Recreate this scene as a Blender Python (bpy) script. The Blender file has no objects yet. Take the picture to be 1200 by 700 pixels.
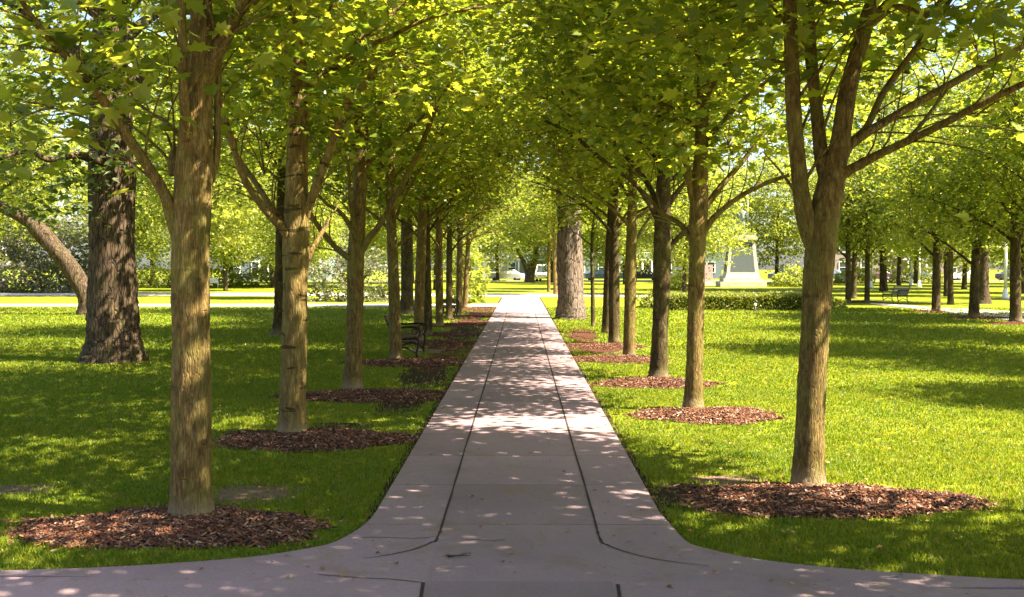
import bpy, bmesh, math, random
import numpy as np
from mathutils import Vector, Matrix, Euler

random.seed(7)
R = math.radians
S = bpy.context.scene
C = S.collection
PI = math.pi

# ------------------------------------------------------------------ camera
CAM_H = 2.0
FPX = 1300.0
cam_data = bpy.data.cameras.new('camera')
cam = bpy.data.objects.new('camera', cam_data)
C.objects.link(cam)
cam.location = (0, 0, CAM_H)
cam.rotation_euler = (R(90) - math.atan(39 / FPX), 0, math.atan(11 / FPX))
cam_data.sensor_width = 36
cam_data.lens = FPX / 1200 * 36
cam_data.clip_start = 0.05
cam_data.clip_end = 2000
S.camera = cam
CR = np.array(cam.rotation_euler.to_matrix())


def ray(px, py):
    return CR @ np.array([(px - 600) / FPX, -(py - 350) / FPX, -1.0])


def ground(px, py, z=0.0):
    d = ray(px, py)
    t = (z - CAM_H) / d[2]
    return np.array([0, 0, CAM_H]) + d * t


def at(px, py, Y):
    d = ray(px, py)
    return np.array([0, 0, CAM_H]) + d * (Y / d[1])


# ------------------------------------------------------------------ materials
def newmat(name):
    m = bpy.data.materials.new(name)
    m.use_nodes = True
    nt = m.node_tree
    nt.nodes.clear()
    out = nt.nodes.new('ShaderNodeOutputMaterial')
    return m, nt, out


def nd(nt, kind, **kw):
    n = nt.nodes.new(kind)
    for k, v in kw.items():
        if k in n.inputs:
            n.inputs[k].default_value = v
        else:
            setattr(n, k, v)
    return n


def ramp(nt, src, stops, interp='LINEAR'):
    n = nt.nodes.new('ShaderNodeValToRGB')
    n.color_ramp.interpolation = interp
    el = n.color_ramp.elements
    while len(el) < len(stops):
        el.new(0.5)
    for e, (p, c) in zip(el, stops):
        e.position = p
        e.color = (c[0], c[1], c[2], 1)
    nt.links.new(src, n.inputs['Fac'])
    return n.outputs['Color']


def objco(nt, scale=(1, 1, 1), kind='Object', rot=(0, 0, 0)):
    t = nt.nodes.new('ShaderNodeTexCoord')
    mp = nt.nodes.new('ShaderNodeMapping')
    mp.inputs['Scale'].default_value = scale
    mp.inputs['Rotation'].default_value = rot
    nt.links.new(t.outputs[kind], mp.inputs['Vector'])
    return mp.outputs['Vector']


def geopos(nt, scale=(1, 1, 1)):
    t = nt.nodes.new('ShaderNodeNewGeometry')
    mp = nt.nodes.new('ShaderNodeMapping')
    mp.inputs['Scale'].default_value = scale
    nt.links.new(t.outputs['Position'], mp.inputs['Vector'])
    return mp.outputs['Vector']


def noise(nt, vec, scale, detail=4, rough=0.55, dist=0.0):
    n = nd(nt, 'ShaderNodeTexNoise', Scale=scale, Detail=detail, Roughness=rough, Distortion=dist)
    nt.links.new(vec, n.inputs['Vector'])
    return n.outputs['Fac']


def mix(nt, fac, a, b, mode='MIX'):
    n = nt.nodes.new('ShaderNodeMix')
    n.data_type = 'RGBA'
    n.blend_type = mode
    for sock, v in ((n.inputs[0], fac), (n.inputs[6], a), (n.inputs[7], b)):
        if isinstance(v, bpy.types.NodeSocket):
            nt.links.new(v, sock)
        elif isinstance(v, (int, float)):
            sock.default_value = v
        else:
            sock.default_value = (v[0], v[1], v[2], 1)
    return n.outputs[2]


def math_n(nt, op, a, b=0.0):
    n = nt.nodes.new('ShaderNodeMath')
    n.operation = op
    for sock, v in ((n.inputs[0], a), (n.inputs[1], b)):
        if isinstance(v, bpy.types.NodeSocket):
            nt.links.new(v, sock)
        else:
            sock.default_value = v
    return n.outputs[0]


def bsdf(nt, out, col, rough=0.8, bump=None, bstr=0.3, bdist=0.02, spec=0.3, metal=0.0):
    p = nt.nodes.new('ShaderNodeBsdfPrincipled')
    if isinstance(col, bpy.types.NodeSocket):
        nt.links.new(col, p.inputs['Base Color'])
    else:
        p.inputs['Base Color'].default_value = (col[0], col[1], col[2], 1)
    p.inputs['Roughness'].default_value = rough
    p.inputs['Specular IOR Level'].default_value = spec
    p.inputs['Metallic'].default_value = metal
    if bump is not None:
        b = nt.nodes.new('ShaderNodeBump')
        b.inputs['Strength'].default_value = bstr
        b.inputs['Distance'].default_value = bdist
        nt.links.new(bump, b.inputs['Height'])
        nt.links.new(b.outputs['Normal'], p.inputs['Normal'])
    nt.links.new(p.outputs['BSDF'], out.inputs['Surface'])
    return p


def plain(name, col, rough=0.6, metal=0.0, var=0.15, scale=6.0):
    m, nt, out = newmat(name)
    f = noise(nt, objco(nt), scale, 5)
    c = ramp(nt, f, [(0.3, [x * (1 - var) for x in col]), (0.7, [min(1, x * (1 + var)) for x in col])])
    bsdf(nt, out, c, rough, f, 0.15, 0.01, metal=metal)
    return m


def leafmat(name, stops, tstops, trans=0.5, gloss=0.05, patchy=False):
    """thin leaf: diffuse front, light passing through, a weak waxy gloss; colour differs from leaf to leaf"""
    m, nt, out = newmat(name)
    g = nt.nodes.new('ShaderNodeNewGeometry')
    rnd = g.outputs['Random Per Island']
    c1 = ramp(nt, rnd, stops)
    c2 = ramp(nt, rnd, tstops)
    if patchy:
        # thin, dry and lush areas of turf
        a = ramp(nt, noise(nt, geopos(nt), 0.55, 4, 0.6), [(0.35, (0, 0, 0)), (0.7, (1, 1, 1))])
        b = ramp(nt, noise(nt, geopos(nt), 2.6, 4, 0.65), [(0.52, (0, 0, 0)), (0.72, (1, 1, 1))])
        for k in range(2):
            src = (c1, c2)[k]
            o = mix(nt, a, mix(nt, 1.0, src, (0.78, 0.90, 0.9), 'MULTIPLY'), mix(nt, 1.0, src, (1.15, 1.06, 1.0), 'MULTIPLY'))
            o = mix(nt, math_n(nt, 'MULTIPLY', b, 0.55), o, mix(nt, 1.0, src, (1.5, 1.12, 1.6), 'MULTIPLY'))
            if k: c2 = o
            else: c1 = o
    d = nt.nodes.new('ShaderNodeBsdfDiffuse')
    t = nt.nodes.new('ShaderNodeBsdfTranslucent')
    gl = nd(nt, 'ShaderNodeBsdfGlossy', Roughness=0.42)
    nt.links.new(c1, d.inputs['Color'])
    nt.links.new(c2, t.inputs['Color'])
    m1 = nt.nodes.new('ShaderNodeMixShader')
    m1.inputs[0].default_value = trans
    nt.links.new(d.outputs[0], m1.inputs[1])
    nt.links.new(t.outputs[0], m1.inputs[2])
    m2 = nt.nodes.new('ShaderNodeMixShader')
    m2.inputs[0].default_value = gloss
    nt.links.new(m1.outputs[0], m2.inputs[1])
    nt.links.new(gl.outputs[0], m2.inputs[2])
    nt.links.new(m2.outputs[0], out.inputs['Surface'])
    return m


def barkmat(name, dark, mid, light, ridge=1.0, rings=0.0, moss=0.0, pale_foot=0.0):
    m, nt, out = newmat(name)
    v = objco(nt, (1, 1, 0.24))
    f1 = noise(nt, v, 26 / ridge, 6, 0.65, 0.4)
    f2 = noise(nt, objco(nt), 2.2, 3)
    f3 = noise(nt, objco(nt, (1, 1, 0.5)), 90, 3, 0.7)
    vor = nd(nt, 'ShaderNodeTexVoronoi', Scale=34 / ridge)
    vor.feature = 'DISTANCE_TO_EDGE'
    nt.links.new(objco(nt, (1, 1, 0.13)), vor.inputs['Vector'])
    if ridge <= 1.5:
        # fine shallow plates of young maple bark, and grey-green lichen blotches
        pl = nd(nt, 'ShaderNodeTexVoronoi', Scale=70 / ridge)
        pl.feature = 'DISTANCE_TO_EDGE'
        nt.links.new(objco(nt, (1, 1, 0.09)), pl.inputs['Vector'])
        plate = ramp(nt, pl.outputs['Distance'], [(0.0, (0, 0, 0)), (0.16, (1, 1, 1))])
        li = ramp(nt, noise(nt, objco(nt, (1, 1, 0.7)), 11, 5, 0.7), [(0.56, (0, 0, 0)), (0.66, (1, 1, 1))])
        kn = ramp(nt, noise(nt, objco(nt, (1, 1, 1.4)), 6.5, 1, 0.4), [(0.70, (0, 0, 0)), (0.76, (1, 1, 1))])
    base = ramp(nt, f1, [(0.30, dark), (0.5, mid), (0.72, light)])
    col = mix(nt, math_n(nt, 'MULTIPLY', f3, 0.32), base, [x * 0.35 for x in mid])
    col = mix(nt, math_n(nt, 'MULTIPLY', f2, 0.55), col, dark)
    h = math_n(nt, 'ADD', math_n(nt, 'MULTIPLY', f1, 0.7), math_n(nt, 'MULTIPLY', f3, 0.25))
    if ridge <= 1.5:
        col = mix(nt, math_n(nt, 'MULTIPLY', li, 0.45), col, (0.27, 0.24, 0.12))
        col = mix(nt, math_n(nt, 'MULTIPLY', math_n(nt, 'SUBTRACT', 1.0, plate), 0.5), col, [x * 0.6 for x in dark])
        col = mix(nt, math_n(nt, 'MULTIPLY', kn, 0.6), col, [x * 0.6 for x in dark])
        h = math_n(nt, 'ADD', h, math_n(nt, 'MULTIPLY', plate, 0.45))
        h = math_n(nt, 'SUBTRACT', h, math_n(nt, 'MULTIPLY', kn, 0.4))
    if ridge > 1.5:
        crack = ramp(nt, vor.outputs['Distance'], [(0.0, (0, 0, 0)), (0.11, (1, 1, 1))])
        col = mix(nt, crack, [x * 0.6 for x in dark], col)
        h = math_n(nt, 'ADD', h, math_n(nt, 'MULTIPLY', crack, 0.8))
    if rings:
        # old branch scars and lenticel bands running round the smooth bark
        r1 = noise(nt, objco(nt, (1.5, 1.5, 6.5)), 2.3, 1, 0.5)
        band = ramp(nt, r1, [(0.72 - 0.08 * rings, (0, 0, 0)), (0.745 - 0.08 * rings, (1, 1, 1))])
        col = mix(nt, math_n(nt, 'MULTIPLY', band, rings), col, [x * 0.5 for x in dark])
        h = math_n(nt, 'SUBTRACT', h, math_n(nt, 'MULTIPLY', band, 0.5))
    if moss:
        mz = noise(nt, objco(nt, (1, 1, 0.5)), 5.0, 4)
        mk = ramp(nt, mz, [(0.46, (0, 0, 0)), (0.66, (1, 1, 1))])
        col = mix(nt, math_n(nt, 'MULTIPLY', mk, moss), col, (0.17, 0.17, 0.035))
    if pale_foot:
        t = nt.nodes.new('ShaderNodeTexCoord')
        sp = nt.nodes.new('ShaderNodeSeparateXYZ')
        nt.links.new(t.outputs['Object'], sp.inputs[0])
        wob = math_n(nt, 'ADD', sp.outputs['Z'], math_n(nt, 'MULTIPLY', math_n(nt, 'SUBTRACT', f1, 0.5), 0.25))
        mr = nd(nt, 'ShaderNodeMapRange')
        mr.inputs[1].default_value = 0.08
        mr.inputs[2].default_value = 0.22
        mr.inputs[3].default_value = pale_foot
        mr.inputs[4].default_value = 0.0
        nt.links.new(wob, mr.inputs[0])
        col = mix(nt, mr.outputs[0], col, (0.36, 0.27, 0.19))
    bsdf(nt, out, col, 0.85, h, 0.75, 0.02 * ridge, spec=0.2)
    return m


M = {}
M['leaf'] = leafmat('maple_leaf',
                    [(0.0, (0.050, 0.080, 0.012)), (0.5, (0.10, 0.14, 0.016)), (1.0, (0.17, 0.21, 0.03))],
                    [(0.0, (0.20, 0.30, 0.018)), (0.5, (0.40, 0.47, 0.028)), (1.0, (0.66, 0.63, 0.05))], 0.5, 0.035)
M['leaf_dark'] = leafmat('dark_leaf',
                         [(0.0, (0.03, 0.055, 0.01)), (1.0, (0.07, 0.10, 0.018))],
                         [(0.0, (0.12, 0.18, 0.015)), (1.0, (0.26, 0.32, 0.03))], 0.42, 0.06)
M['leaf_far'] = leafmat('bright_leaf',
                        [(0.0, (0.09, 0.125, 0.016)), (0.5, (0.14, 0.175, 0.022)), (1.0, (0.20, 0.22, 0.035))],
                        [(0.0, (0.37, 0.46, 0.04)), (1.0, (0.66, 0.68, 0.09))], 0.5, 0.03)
M['leaf_grey'] = leafmat('grey_green_leaf',
                         [(0.0, (0.05, 0.07, 0.02)), (0.7, (0.11, 0.13, 0.05)), (0.9, (0.22, 0.17, 0.17)), (1.0, (0.33, 0.24, 0.33))],
                         [(0.0, (0.16, 0.20, 0.03)), (1.0, (0.36, 0.36, 0.12))], 0.4, 0.05)
M['leaf_hedge'] = leafmat('hedge_leaf',
                          [(0.0, (0.07, 0.10, 0.01)), (1.0, (0.18, 0.20, 0.02))],
                          [(0.0, (0.26, 0.32, 0.02)), (1.0, (0.52, 0.52, 0.03))], 0.4, 0.05)
M['grass'] = leafmat('grass_blade',
                     [(0.0, (0.065, 0.110, 0.006)), (0.55, (0.108, 0.155, 0.008)), (0.93, (0.17, 0.195, 0.012)), (1.0, (0.28, 0.22, 0.05))],
                     [(0.0, (0.19, 0.29, 0.010)), (0.6, (0.30, 0.37, 0.014)), (1.0, (0.48, 0.44, 0.03))], 0.42, 0.02, True)
M['litter'] = leafmat('dry_leaf', [(0.0, (0.10, 0.045, 0.02)), (0.5, (0.24, 0.12, 0.05)), (1.0, (0.42, 0.30, 0.14))],
                      [(0.0, (0.2, 0.08, 0.03)), (1.0, (0.4, 0.25, 0.1))], 0.2, 0.03)
M['chips'] = leafmat('bark_chip', [(0.0, (0.03, 0.015, 0.010)), (0.4, (0.085, 0.032, 0.018)), (0.8, (0.17, 0.07, 0.038)), (0.93, (0.24, 0.13, 0.08)), (1.0, (0.36, 0.25, 0.17))],
                     [(0.0, (0.02, 0.01, 0.01)), (1.0, (0.05, 0.03, 0.02))], 0.0, 0.03)
M['bark_tan'] = barkmat('tan_bark', (0.05, 0.031, 0.010), (0.215, 0.142, 0.042), (0.46, 0.33, 0.115), 1.0, 0.22, 0.45, 0.4)
M['bark_smooth'] = barkmat('smooth_bark', (0.09, 0.060, 0.020), (0.28, 0.19, 0.06), (0.50, 0.36, 0.13), 1.2, 0.9, 0.25, 0.4)
M['bark_dark'] = barkmat('dark_bark', (0.022, 0.015, 0.007), (0.085, 0.056, 0.022), (0.18, 0.125, 0.05), 1.1, 0.4, 0.3, 0.3)
M['bark_old'] = barkmat('furrowed_bark', (0.03, 0.02, 0.014), (0.115, 0.075, 0.045), (0.23, 0.16, 0.10), 2.2, 0, 0.12, 0)
M['bark_grey'] = barkmat('grey_furrowed_bark', (0.07, 0.05, 0.045), (0.22, 0.165, 0.13), (0.38, 0.30, 0.24), 2.4, 0, 0, 0)


def mat_ground():
    m, nt, out = newmat('lawn_ground')
    v = geopos(nt)
    big = noise(nt, v, 0.16, 4, 0.6)
    mid = noise(nt, v, 1.3, 5, 0.65)
    fine = noise(nt, geopos(nt, (1, 0.45, 1)), 26, 4, 0.75)
    c = ramp(nt, fine, [(0.25, (0.065, 0.10, 0.006)), (0.5, (0.135, 0.17, 0.008)), (0.75, (0.21, 0.235, 0.012))])
    c = mix(nt, ramp(nt, mid, [(0.35, (0, 0, 0)), (0.75, (0.5, 0.5, 0.5))]), c, (0.20, 0.17, 0.02))
    c = mix(nt, ramp(nt, big, [(0.4, (0, 0, 0)), (0.7, (0.45, 0.45, 0.45))]), c, (0.10, 0.135, 0.008))
    bsdf(nt, out, c, 0.9, fine, 0.6, 0.05, spec=0.1)
    return m


def mat_concrete(name='concrete', tint=(0.285, 0.203, 0.232)):
    m, nt, out = newmat(name)
    v = geopos(nt)
    b = noise(nt, v, 0.55, 6, 0.65, 0.3)
    f = noise(nt, v, 5.0, 6, 0.7)
    g = noise(nt, v, 75, 4, 0.85)
    c = ramp(nt, b, [(0.3, [x * 0.80 for x in tint]), (0.7, [x * 1.15 for x in tint])])
    c = mix(nt, ramp(nt, f, [(0.45, (0, 0, 0)), (0.8, (0.6, 0.6, 0.6))]), c, (0.30, 0.24, 0.20))
    c = mix(nt, math_n(nt, 'MULTIPLY', ramp(nt, g, [(0.42, (0, 0, 0)), (0.72, (1, 1, 1))]), 0.6), c, [x * 0.5 for x in tint])
    sl = nt.nodes.new('ShaderNodeSeparateXYZ')
    nt.links.new(v, sl.inputs[0])
    cell = nt.nodes.new('ShaderNodeCombineXYZ')
    nt.links.new(math_n(nt, 'FLOOR', math_n(nt, 'ADD', math_n(nt, 'DIVIDE', sl.outputs['Y'], 1.52), 0.5)), cell.inputs['Y'])
    nt.links.new(math_n(nt, 'ADD', math_n(nt, 'GREATER_THAN', sl.outputs['X'], -0.6), math_n(nt, 'GREATER_THAN', sl.outputs['X'], 0.565)), cell.inputs['X'])
    wn = nt.nodes.new('ShaderNodeTexWhiteNoise')
    nt.links.new(cell.outputs[0], wn.inputs['Vector'])
    c = mix(nt, 1.0, c, ramp(nt, wn.outputs['Value'], [(0, (0.80, 0.79, 0.78)), (1, (1.08, 1.06, 1.06))]), 'MULTIPLY')
    # brown leaf stains and dark specks of dirt
    s = noise(nt, geopos(nt, (1, 0.7, 1)), 2.3, 5, 0.75, 0.6)
    c = mix(nt, ramp(nt, s, [(0.53, (0, 0, 0)), (0.72, (0.7, 0.7, 0.7))]), c, (0.19, 0.125, 0.075))
    vo = nd(nt, 'ShaderNodeTexVoronoi', Scale=5.5)
    nt.links.new(v, vo.inputs['Vector'])
    c = mix(nt, ramp(nt, vo.outputs['Distance'], [(0.05, (0.75, 0.75, 0.75)), (0.085, (0, 0, 0))]), c, (0.10, 0.07, 0.05))
    # hairline saw cuts across the path, one slab every 1.5 m, only some of them dirty
    sp = nt.nodes.new('ShaderNodeSeparateXYZ')
    nt.links.new(v, sp.inputs[0])
    y = math_n(nt, 'FRACT', math_n(nt, 'DIVIDE', sp.outputs['Y'], 1.52))
    ln = math_n(nt, 'LESS_THAN', math_n(nt, 'ABSOLUTE', math_n(nt, 'SUBTRACT', y, 0.5)), 0.0065)
    ln = math_n(nt, 'MULTIPLY', ln, math_n(nt, 'GREATER_THAN', sp.outputs['Y'], 8.2))
    ln = math_n(nt, 'MULTIPLY', ln, ramp(nt, f, [(0.35, (0.15, 0.15, 0.15)), (0.65, (0.85, 0.85, 0.85))]))
    c = mix(nt, ln, c, (0.07, 0.05, 0.045))
    bsdf(nt, out, c, 0.8, math_n(nt, 'ADD', f, math_n(nt, 'MULTIPLY', g, 0.5)), 0.35, 0.01, spec=0.25)
    return m


def mat_soil(name, a, b):
    m, nt, out = newmat(name)
    v = geopos(nt)
    f = noise(nt, v, 18, 6, 0.75)
    bsdf(nt, out, ramp(nt, f, [(0.3, a), (0.7, b)]), 0.95, f, 0.9, 0.04, spec=0.1)
    return m


M['ground'] = mat_ground()
M['concrete'] = mat_concrete()
M['pale_concrete'] = mat_concrete('pale_concrete', (0.55, 0.50, 0.48))
M['joint'] = plain('joint_dirt', (0.03, 0.022, 0.018), 0.95, var=0.4, scale=30)
M['mulch'] = mat_soil('mulch', (0.022, 0.010, 0.007), (0.13, 0.05, 0.03))
M['soil'] = mat_soil('bare_soil', (0.09, 0.055, 0.035), (0.26, 0.18, 0.13))
M['soil_dark'] = mat_soil('dark_soil', (0.016, 0.011, 0.007), (0.06, 0.038, 0.022))
M['stone'] = plain('pale_stone', (0.48, 0.44, 0.37), 0.8, var=0.2, scale=2.2)
M['granite'] = plain('grey_granite', (0.085, 0.10, 0.108), 0.6, var=0.15, scale=12)
M['bronze'] = plain('pale_verdigris_bronze', (0.24, 0.28, 0.29), 0.5, 0.3)
M['pinkstone'] = plain('pink_stone', (0.40, 0.27, 0.29), 0.8)
M['iron'] = plain('black_iron', (0.018, 0.016, 0.016), 0.45, 0.4)
M['wood'] = plain('weathered_bench_wood', (0.075, 0.05, 0.035), 0.7, var=0.35, scale=14)
M['wood_grey'] = plain('grey_bench_wood', (0.28, 0.25, 0.22), 0.7, var=0.25, scale=14)
M['white'] = plain('white_paint', (0.72, 0.72, 0.72), 0.4, var=0.05)
M['bluegrey'] = plain('blue_grey_paint', (0.13, 0.18, 0.23), 0.3, 0.2, 0.05)
M['dark_car'] = plain('dark_car_paint', (0.05, 0.055, 0.075), 0.25, 0.2, 0.05)
M['red_car'] = plain('maroon_car_paint', (0.10, 0.06, 0.07), 0.3, 0.2, 0.05)
M['glass'] = plain('dark_glass', (0.05, 0.065, 0.08), 0.08, 0.0, 0.1)
M['tyre'] = plain('tyre_rubber', (0.02, 0.02, 0.02), 0.8)
M['house_pink'] = plain('pink_render', (0.27, 0.21, 0.21), 0.85, var=0.08, scale=2)
M['house_blue'] = plain('blue_grey_boarding', (0.13, 0.165, 0.185), 0.8, var=0.08, scale=2)
M['house_cream'] = plain('cream_boarding', (0.30, 0.30, 0.27), 0.8, var=0.06, scale=2)
M['roof'] = plain('grey_shingle', (0.12, 0.115, 0.12), 0.9, var=0.25, scale=9)
M['asphalt'] = plain('asphalt', (0.055, 0.055, 0.06), 0.9, var=0.2, scale=3)


# ------------------------------------------------------------------ mesh helpers
class MB:
    def __init__(s):
        s.v, s.f, s.n, s.m, s.k, s.sm = [], [], [], [], 0, []

    def add(s, verts, faces, mi=0, smooth=True):
        """verts (n,3); faces list of index tuples"""
        verts = np.asarray(verts, dtype=np.float32)
        s.v.append(verts)
        fl = np.fromiter((i for f in faces for i in f), dtype=np.int32)
        s.f.append(fl + s.k)
        s.n.append(np.fromiter((len(f) for f in faces), dtype=np.int32))
        s.m.append(np.full(len(faces), mi, dtype=np.int32))
        s.sm.append(np.full(len(faces), smooth, dtype=bool))
        s.k += len(verts)

    def add_many(s, V, faces, mi=0, smooth=False):
        """V (N,k,3) copies of one template with its faces"""
        N, k, _ = V.shape
        if N == 0:
            return
        s.v.append(V.reshape(-1, 3).astype(np.float32))
        fl = np.concatenate([np.array(f, dtype=np.int32) for f in faces])
        sizes = np.array([len(f) for f in faces], dtype=np.int32)
        off = (np.arange(N, dtype=np.int32) * k)[:, None]
        s.f.append((fl[None, :] + off).reshape(-1) + s.k)
        s.n.append(np.tile(sizes, N))
        s.m.append(np.full(N * len(faces), mi, dtype=np.int32))
        s.sm.append(np.full(N * len(faces), smooth, dtype=bool))
        s.k += N * k

    def box(s, c, d, mi=0, rz=0.0, taper=1.0):
        c = np.array(c, float)
        x, y, z = np.array(d, float) / 2
        p = np.array([[-x, -y, -z], [x, -y, -z], [x, y, -z], [-x, y, -z],
                      [-x * taper, -y * taper, z], [x * taper, -y * taper, z], [x * taper, y * taper, z], [-x * taper, y * taper, z]])
        ca, sa = math.cos(rz), math.sin(rz)
        p = p @ np.array([[ca, sa, 0], [-sa, ca, 0], [0, 0, 1]]) + c
        s.add(p, [(3, 2, 1, 0), (4, 5, 6, 7), (0, 1, 5, 4), (1, 2, 6, 5), (2, 3, 7, 6), (3, 0, 4, 7)], mi, False)

    def tube(s, pts, rad, ns=8, mi=0, wob=0.0, rng=None, cap=True):
        pts = np.asarray(pts, float)
        n = len(pts)
        rad = np.broadcast_to(np.asarray(rad, float), (n,))
        t = np.gradient(pts, axis=0)
        t /= np.linalg.norm(t, axis=1)[:, None] + 1e-9
        ref = np.array([1.0, 0, 0]) if abs(t[0][0]) < 0.8 else np.array([0, 1.0, 0])
        V = np.zeros((n, ns, 3))
        a = np.arange(ns) * 2 * PI / ns
        for i in range(n):
            u = ref - t[i] * (ref @ t[i])
            u /= np.linalg.norm(u) + 1e-9
            w = np.cross(t[i], u)
            ref = u
            r = rad[i] * np.ones(ns)
            if wob and rng is not None:
                r = r * (1 + wob * rng.normal(size=ns) * 0.5 + wob * np.sin(a * 2 + i * 0.3) * 0.6)
            V[i] = pts[i] + np.outer(np.cos(a) * r, u) + np.outer(np.sin(a) * r, w)
        F = []
        for i in range(n - 1):
            for j in range(ns):
                k = (j + 1) % ns
                F.append((i * ns + j, i * ns + k, (i + 1) * ns + k, (i + 1) * ns + j))
        if cap:
            F.append(tuple(range(ns - 1, -1, -1)))
            F.append(tuple((n - 1) * ns + j for j in range(ns)))
        s.add(V.reshape(-1, 3), F, mi, True)

    def mesh(s, name, mats):
        me = bpy.data.meshes.new(name)
        V = np.concatenate(s.v)
        F = np.concatenate(s.f)
        N = np.concatenate(s.n)
        me.vertices.add(len(V))
        me.vertices.foreach_set('co', V.ravel())
        me.loops.add(len(F))
        me.loops.foreach_set('vertex_index', F)
        me.polygons.add(len(N))
        st = np.zeros(len(N), dtype=np.int32)
        st[1:] = np.cumsum(N)[:-1]
        me.polygons.foreach_set('loop_start', st)
        me.polygons.foreach_set('loop_total', N)
        for m in (mats if isinstance(mats, (list, tuple)) else [mats]):
            me.materials.append(m)
        me.polygons.foreach_set('material_index', np.concatenate(s.m))
        me.polygons.foreach_set('use_smooth', np.concatenate(s.sm))
        me.update(calc_edges=True)
        return me

    def build(s, name, mats, parent=None, loc=(0, 0, 0)):
        o = bpy.data.objects.new(name, s.mesh(name, mats))
        C.objects.link(o)
        o.location = loc
        if parent:
            o.parent = parent
        return o


def tag(o, label=None, cat=None, group=None, kind=None):
    if label: o['label'] = label
    if cat: o['category'] = cat
    if group: o['group'] = group
    if kind: o['kind'] = kind
    return o


def empty(name, loc=(0, 0, 0), rz=0.0):
    o = bpy.data.objects.new(name, None)
    C.objects.link(o)
    o.location = loc
    o.rotation_euler = (0, 0, rz)
    o.empty_display_size = 0.3
    return o


def copy_tree(o, parent=None):
    c = o.copy()
    C.objects.link(c)
    c.parent = parent
    for ch in list(o.children):
        copy_tree(ch, c)
    return c


def place(proto, used, loc, rz, sc, label, cat, group=None, name=None):
    o = proto if proto.name not in used else copy_tree(proto)
    used.add(proto.name)
    o.location = loc
    o.rotation_euler = (0, 0, rz)
    o.scale = (sc, sc, sc) if isinstance(sc, (int, float)) else sc
    if name: o.name = name
    tag(o, label, cat, group)
    return o


# ------------------------------------------------------------------ leaves
def maple_template():
    """palmate leaf with five lobes, folded a little along its midrib; unit length"""
    right = [(0.0, 0.0), (0.12, -0.06), (0.30, 0.02), (0.22, 0.14), (0.52, 0.34), (0.30, 0.42), (0.38, 0.66), (0.14, 0.62), (0.0, 1.0)]
    P = []
    for x, y in right:
        P.append((x, y, 0.18 * x * 1.0 - 0.12 * y * y))
    for x, y in right[1:-1]:
        P.append((-x, y, 0.18 * x - 0.12 * y * y))
    nr = len(right)
    f1 = tuple(range(nr))
    f2 = (0, nr - 1) + tuple(range(nr + nr - 3, nr - 1, -1))
    return np.array(P), [f1, f2]


def simple_template():
    P = [(0, 0, 0), (0.22, 0.05, 0.03), (0.46, 0.42, 0.06), (0.17, 0.5, 0.0), (0, 1, -0.12), (-0.17, 0.5, 0.0), (-0.46, 0.42, 0.06), (-0.22, 0.05, 0.03)]
    return np.array(P, float), [(0, 1, 2, 3, 4), (0, 4, 5, 6, 7)]


MAPLE = maple_template()
SIMPLE = simple_template()


def leaf_cloud(mb, pos, outward, size, rng, tpl, tilt=0.5, mi=0):
    """leaves at pos: blade roughly level, tip pointing outward and drooping"""
    N = len(pos)
    nrm = np.tile(np.array([0, 0, 1.0]), (N, 1)) + rng.normal(size=(N, 3)) * tilt
    nrm /= np.linalg.norm(nrm, axis=1)[:, None]
    tip = outward + rng.normal(size=(N, 3)) * 0.7
    tip[:, 2] -= 0.35
    tip -= nrm * np.sum(tip * nrm, axis=1)[:, None]
    tip /= np.linalg.norm(tip, axis=1)[:, None] + 1e-9
    side = np.cross(tip, nrm)
    sz = size * rng.uniform(0.45, 1.3, N)
    T, F = tpl
    V = (T[None, :, 0, None] * side[:, None, :] + T[None, :, 1, None] * tip[:, None, :] + T[None, :, 2, None] * nrm[:, None, :]) * sz[:, None, None]
    V += pos[:, None, :]
    mb.add_many(V, F, mi, False)


def bez(a, b, c, n):
    t = np.linspace(0, 1, n)[:, None]
    return (1 - t) ** 2 * a + 2 * t * (1 - t) * b + t * t * c


def smooth_poly(P, n):
    """Catmull-Rom through the rows of P"""
    P = np.asarray(P, float)
    Q = np.vstack([2 * P[0] - P[1], P, 2 * P[-1] - P[-2]])
    out = []
    m = len(P) - 1
    for i in range(m):
        p0, p1, p2, p3 = Q[i], Q[i + 1], Q[i + 2], Q[i + 3]
        for t in np.linspace(0, 1, n, endpoint=False):
            out.append(0.5 * ((2 * p1) + (-p0 + p2) * t + (2 * p0 - 5 * p1 + 4 * p2 - p3) * t * t + (-p0 + 3 * p1 - 3 * p2 + p3) * t ** 3))
    out.append(P[-1])
    return np.array(out)


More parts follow.
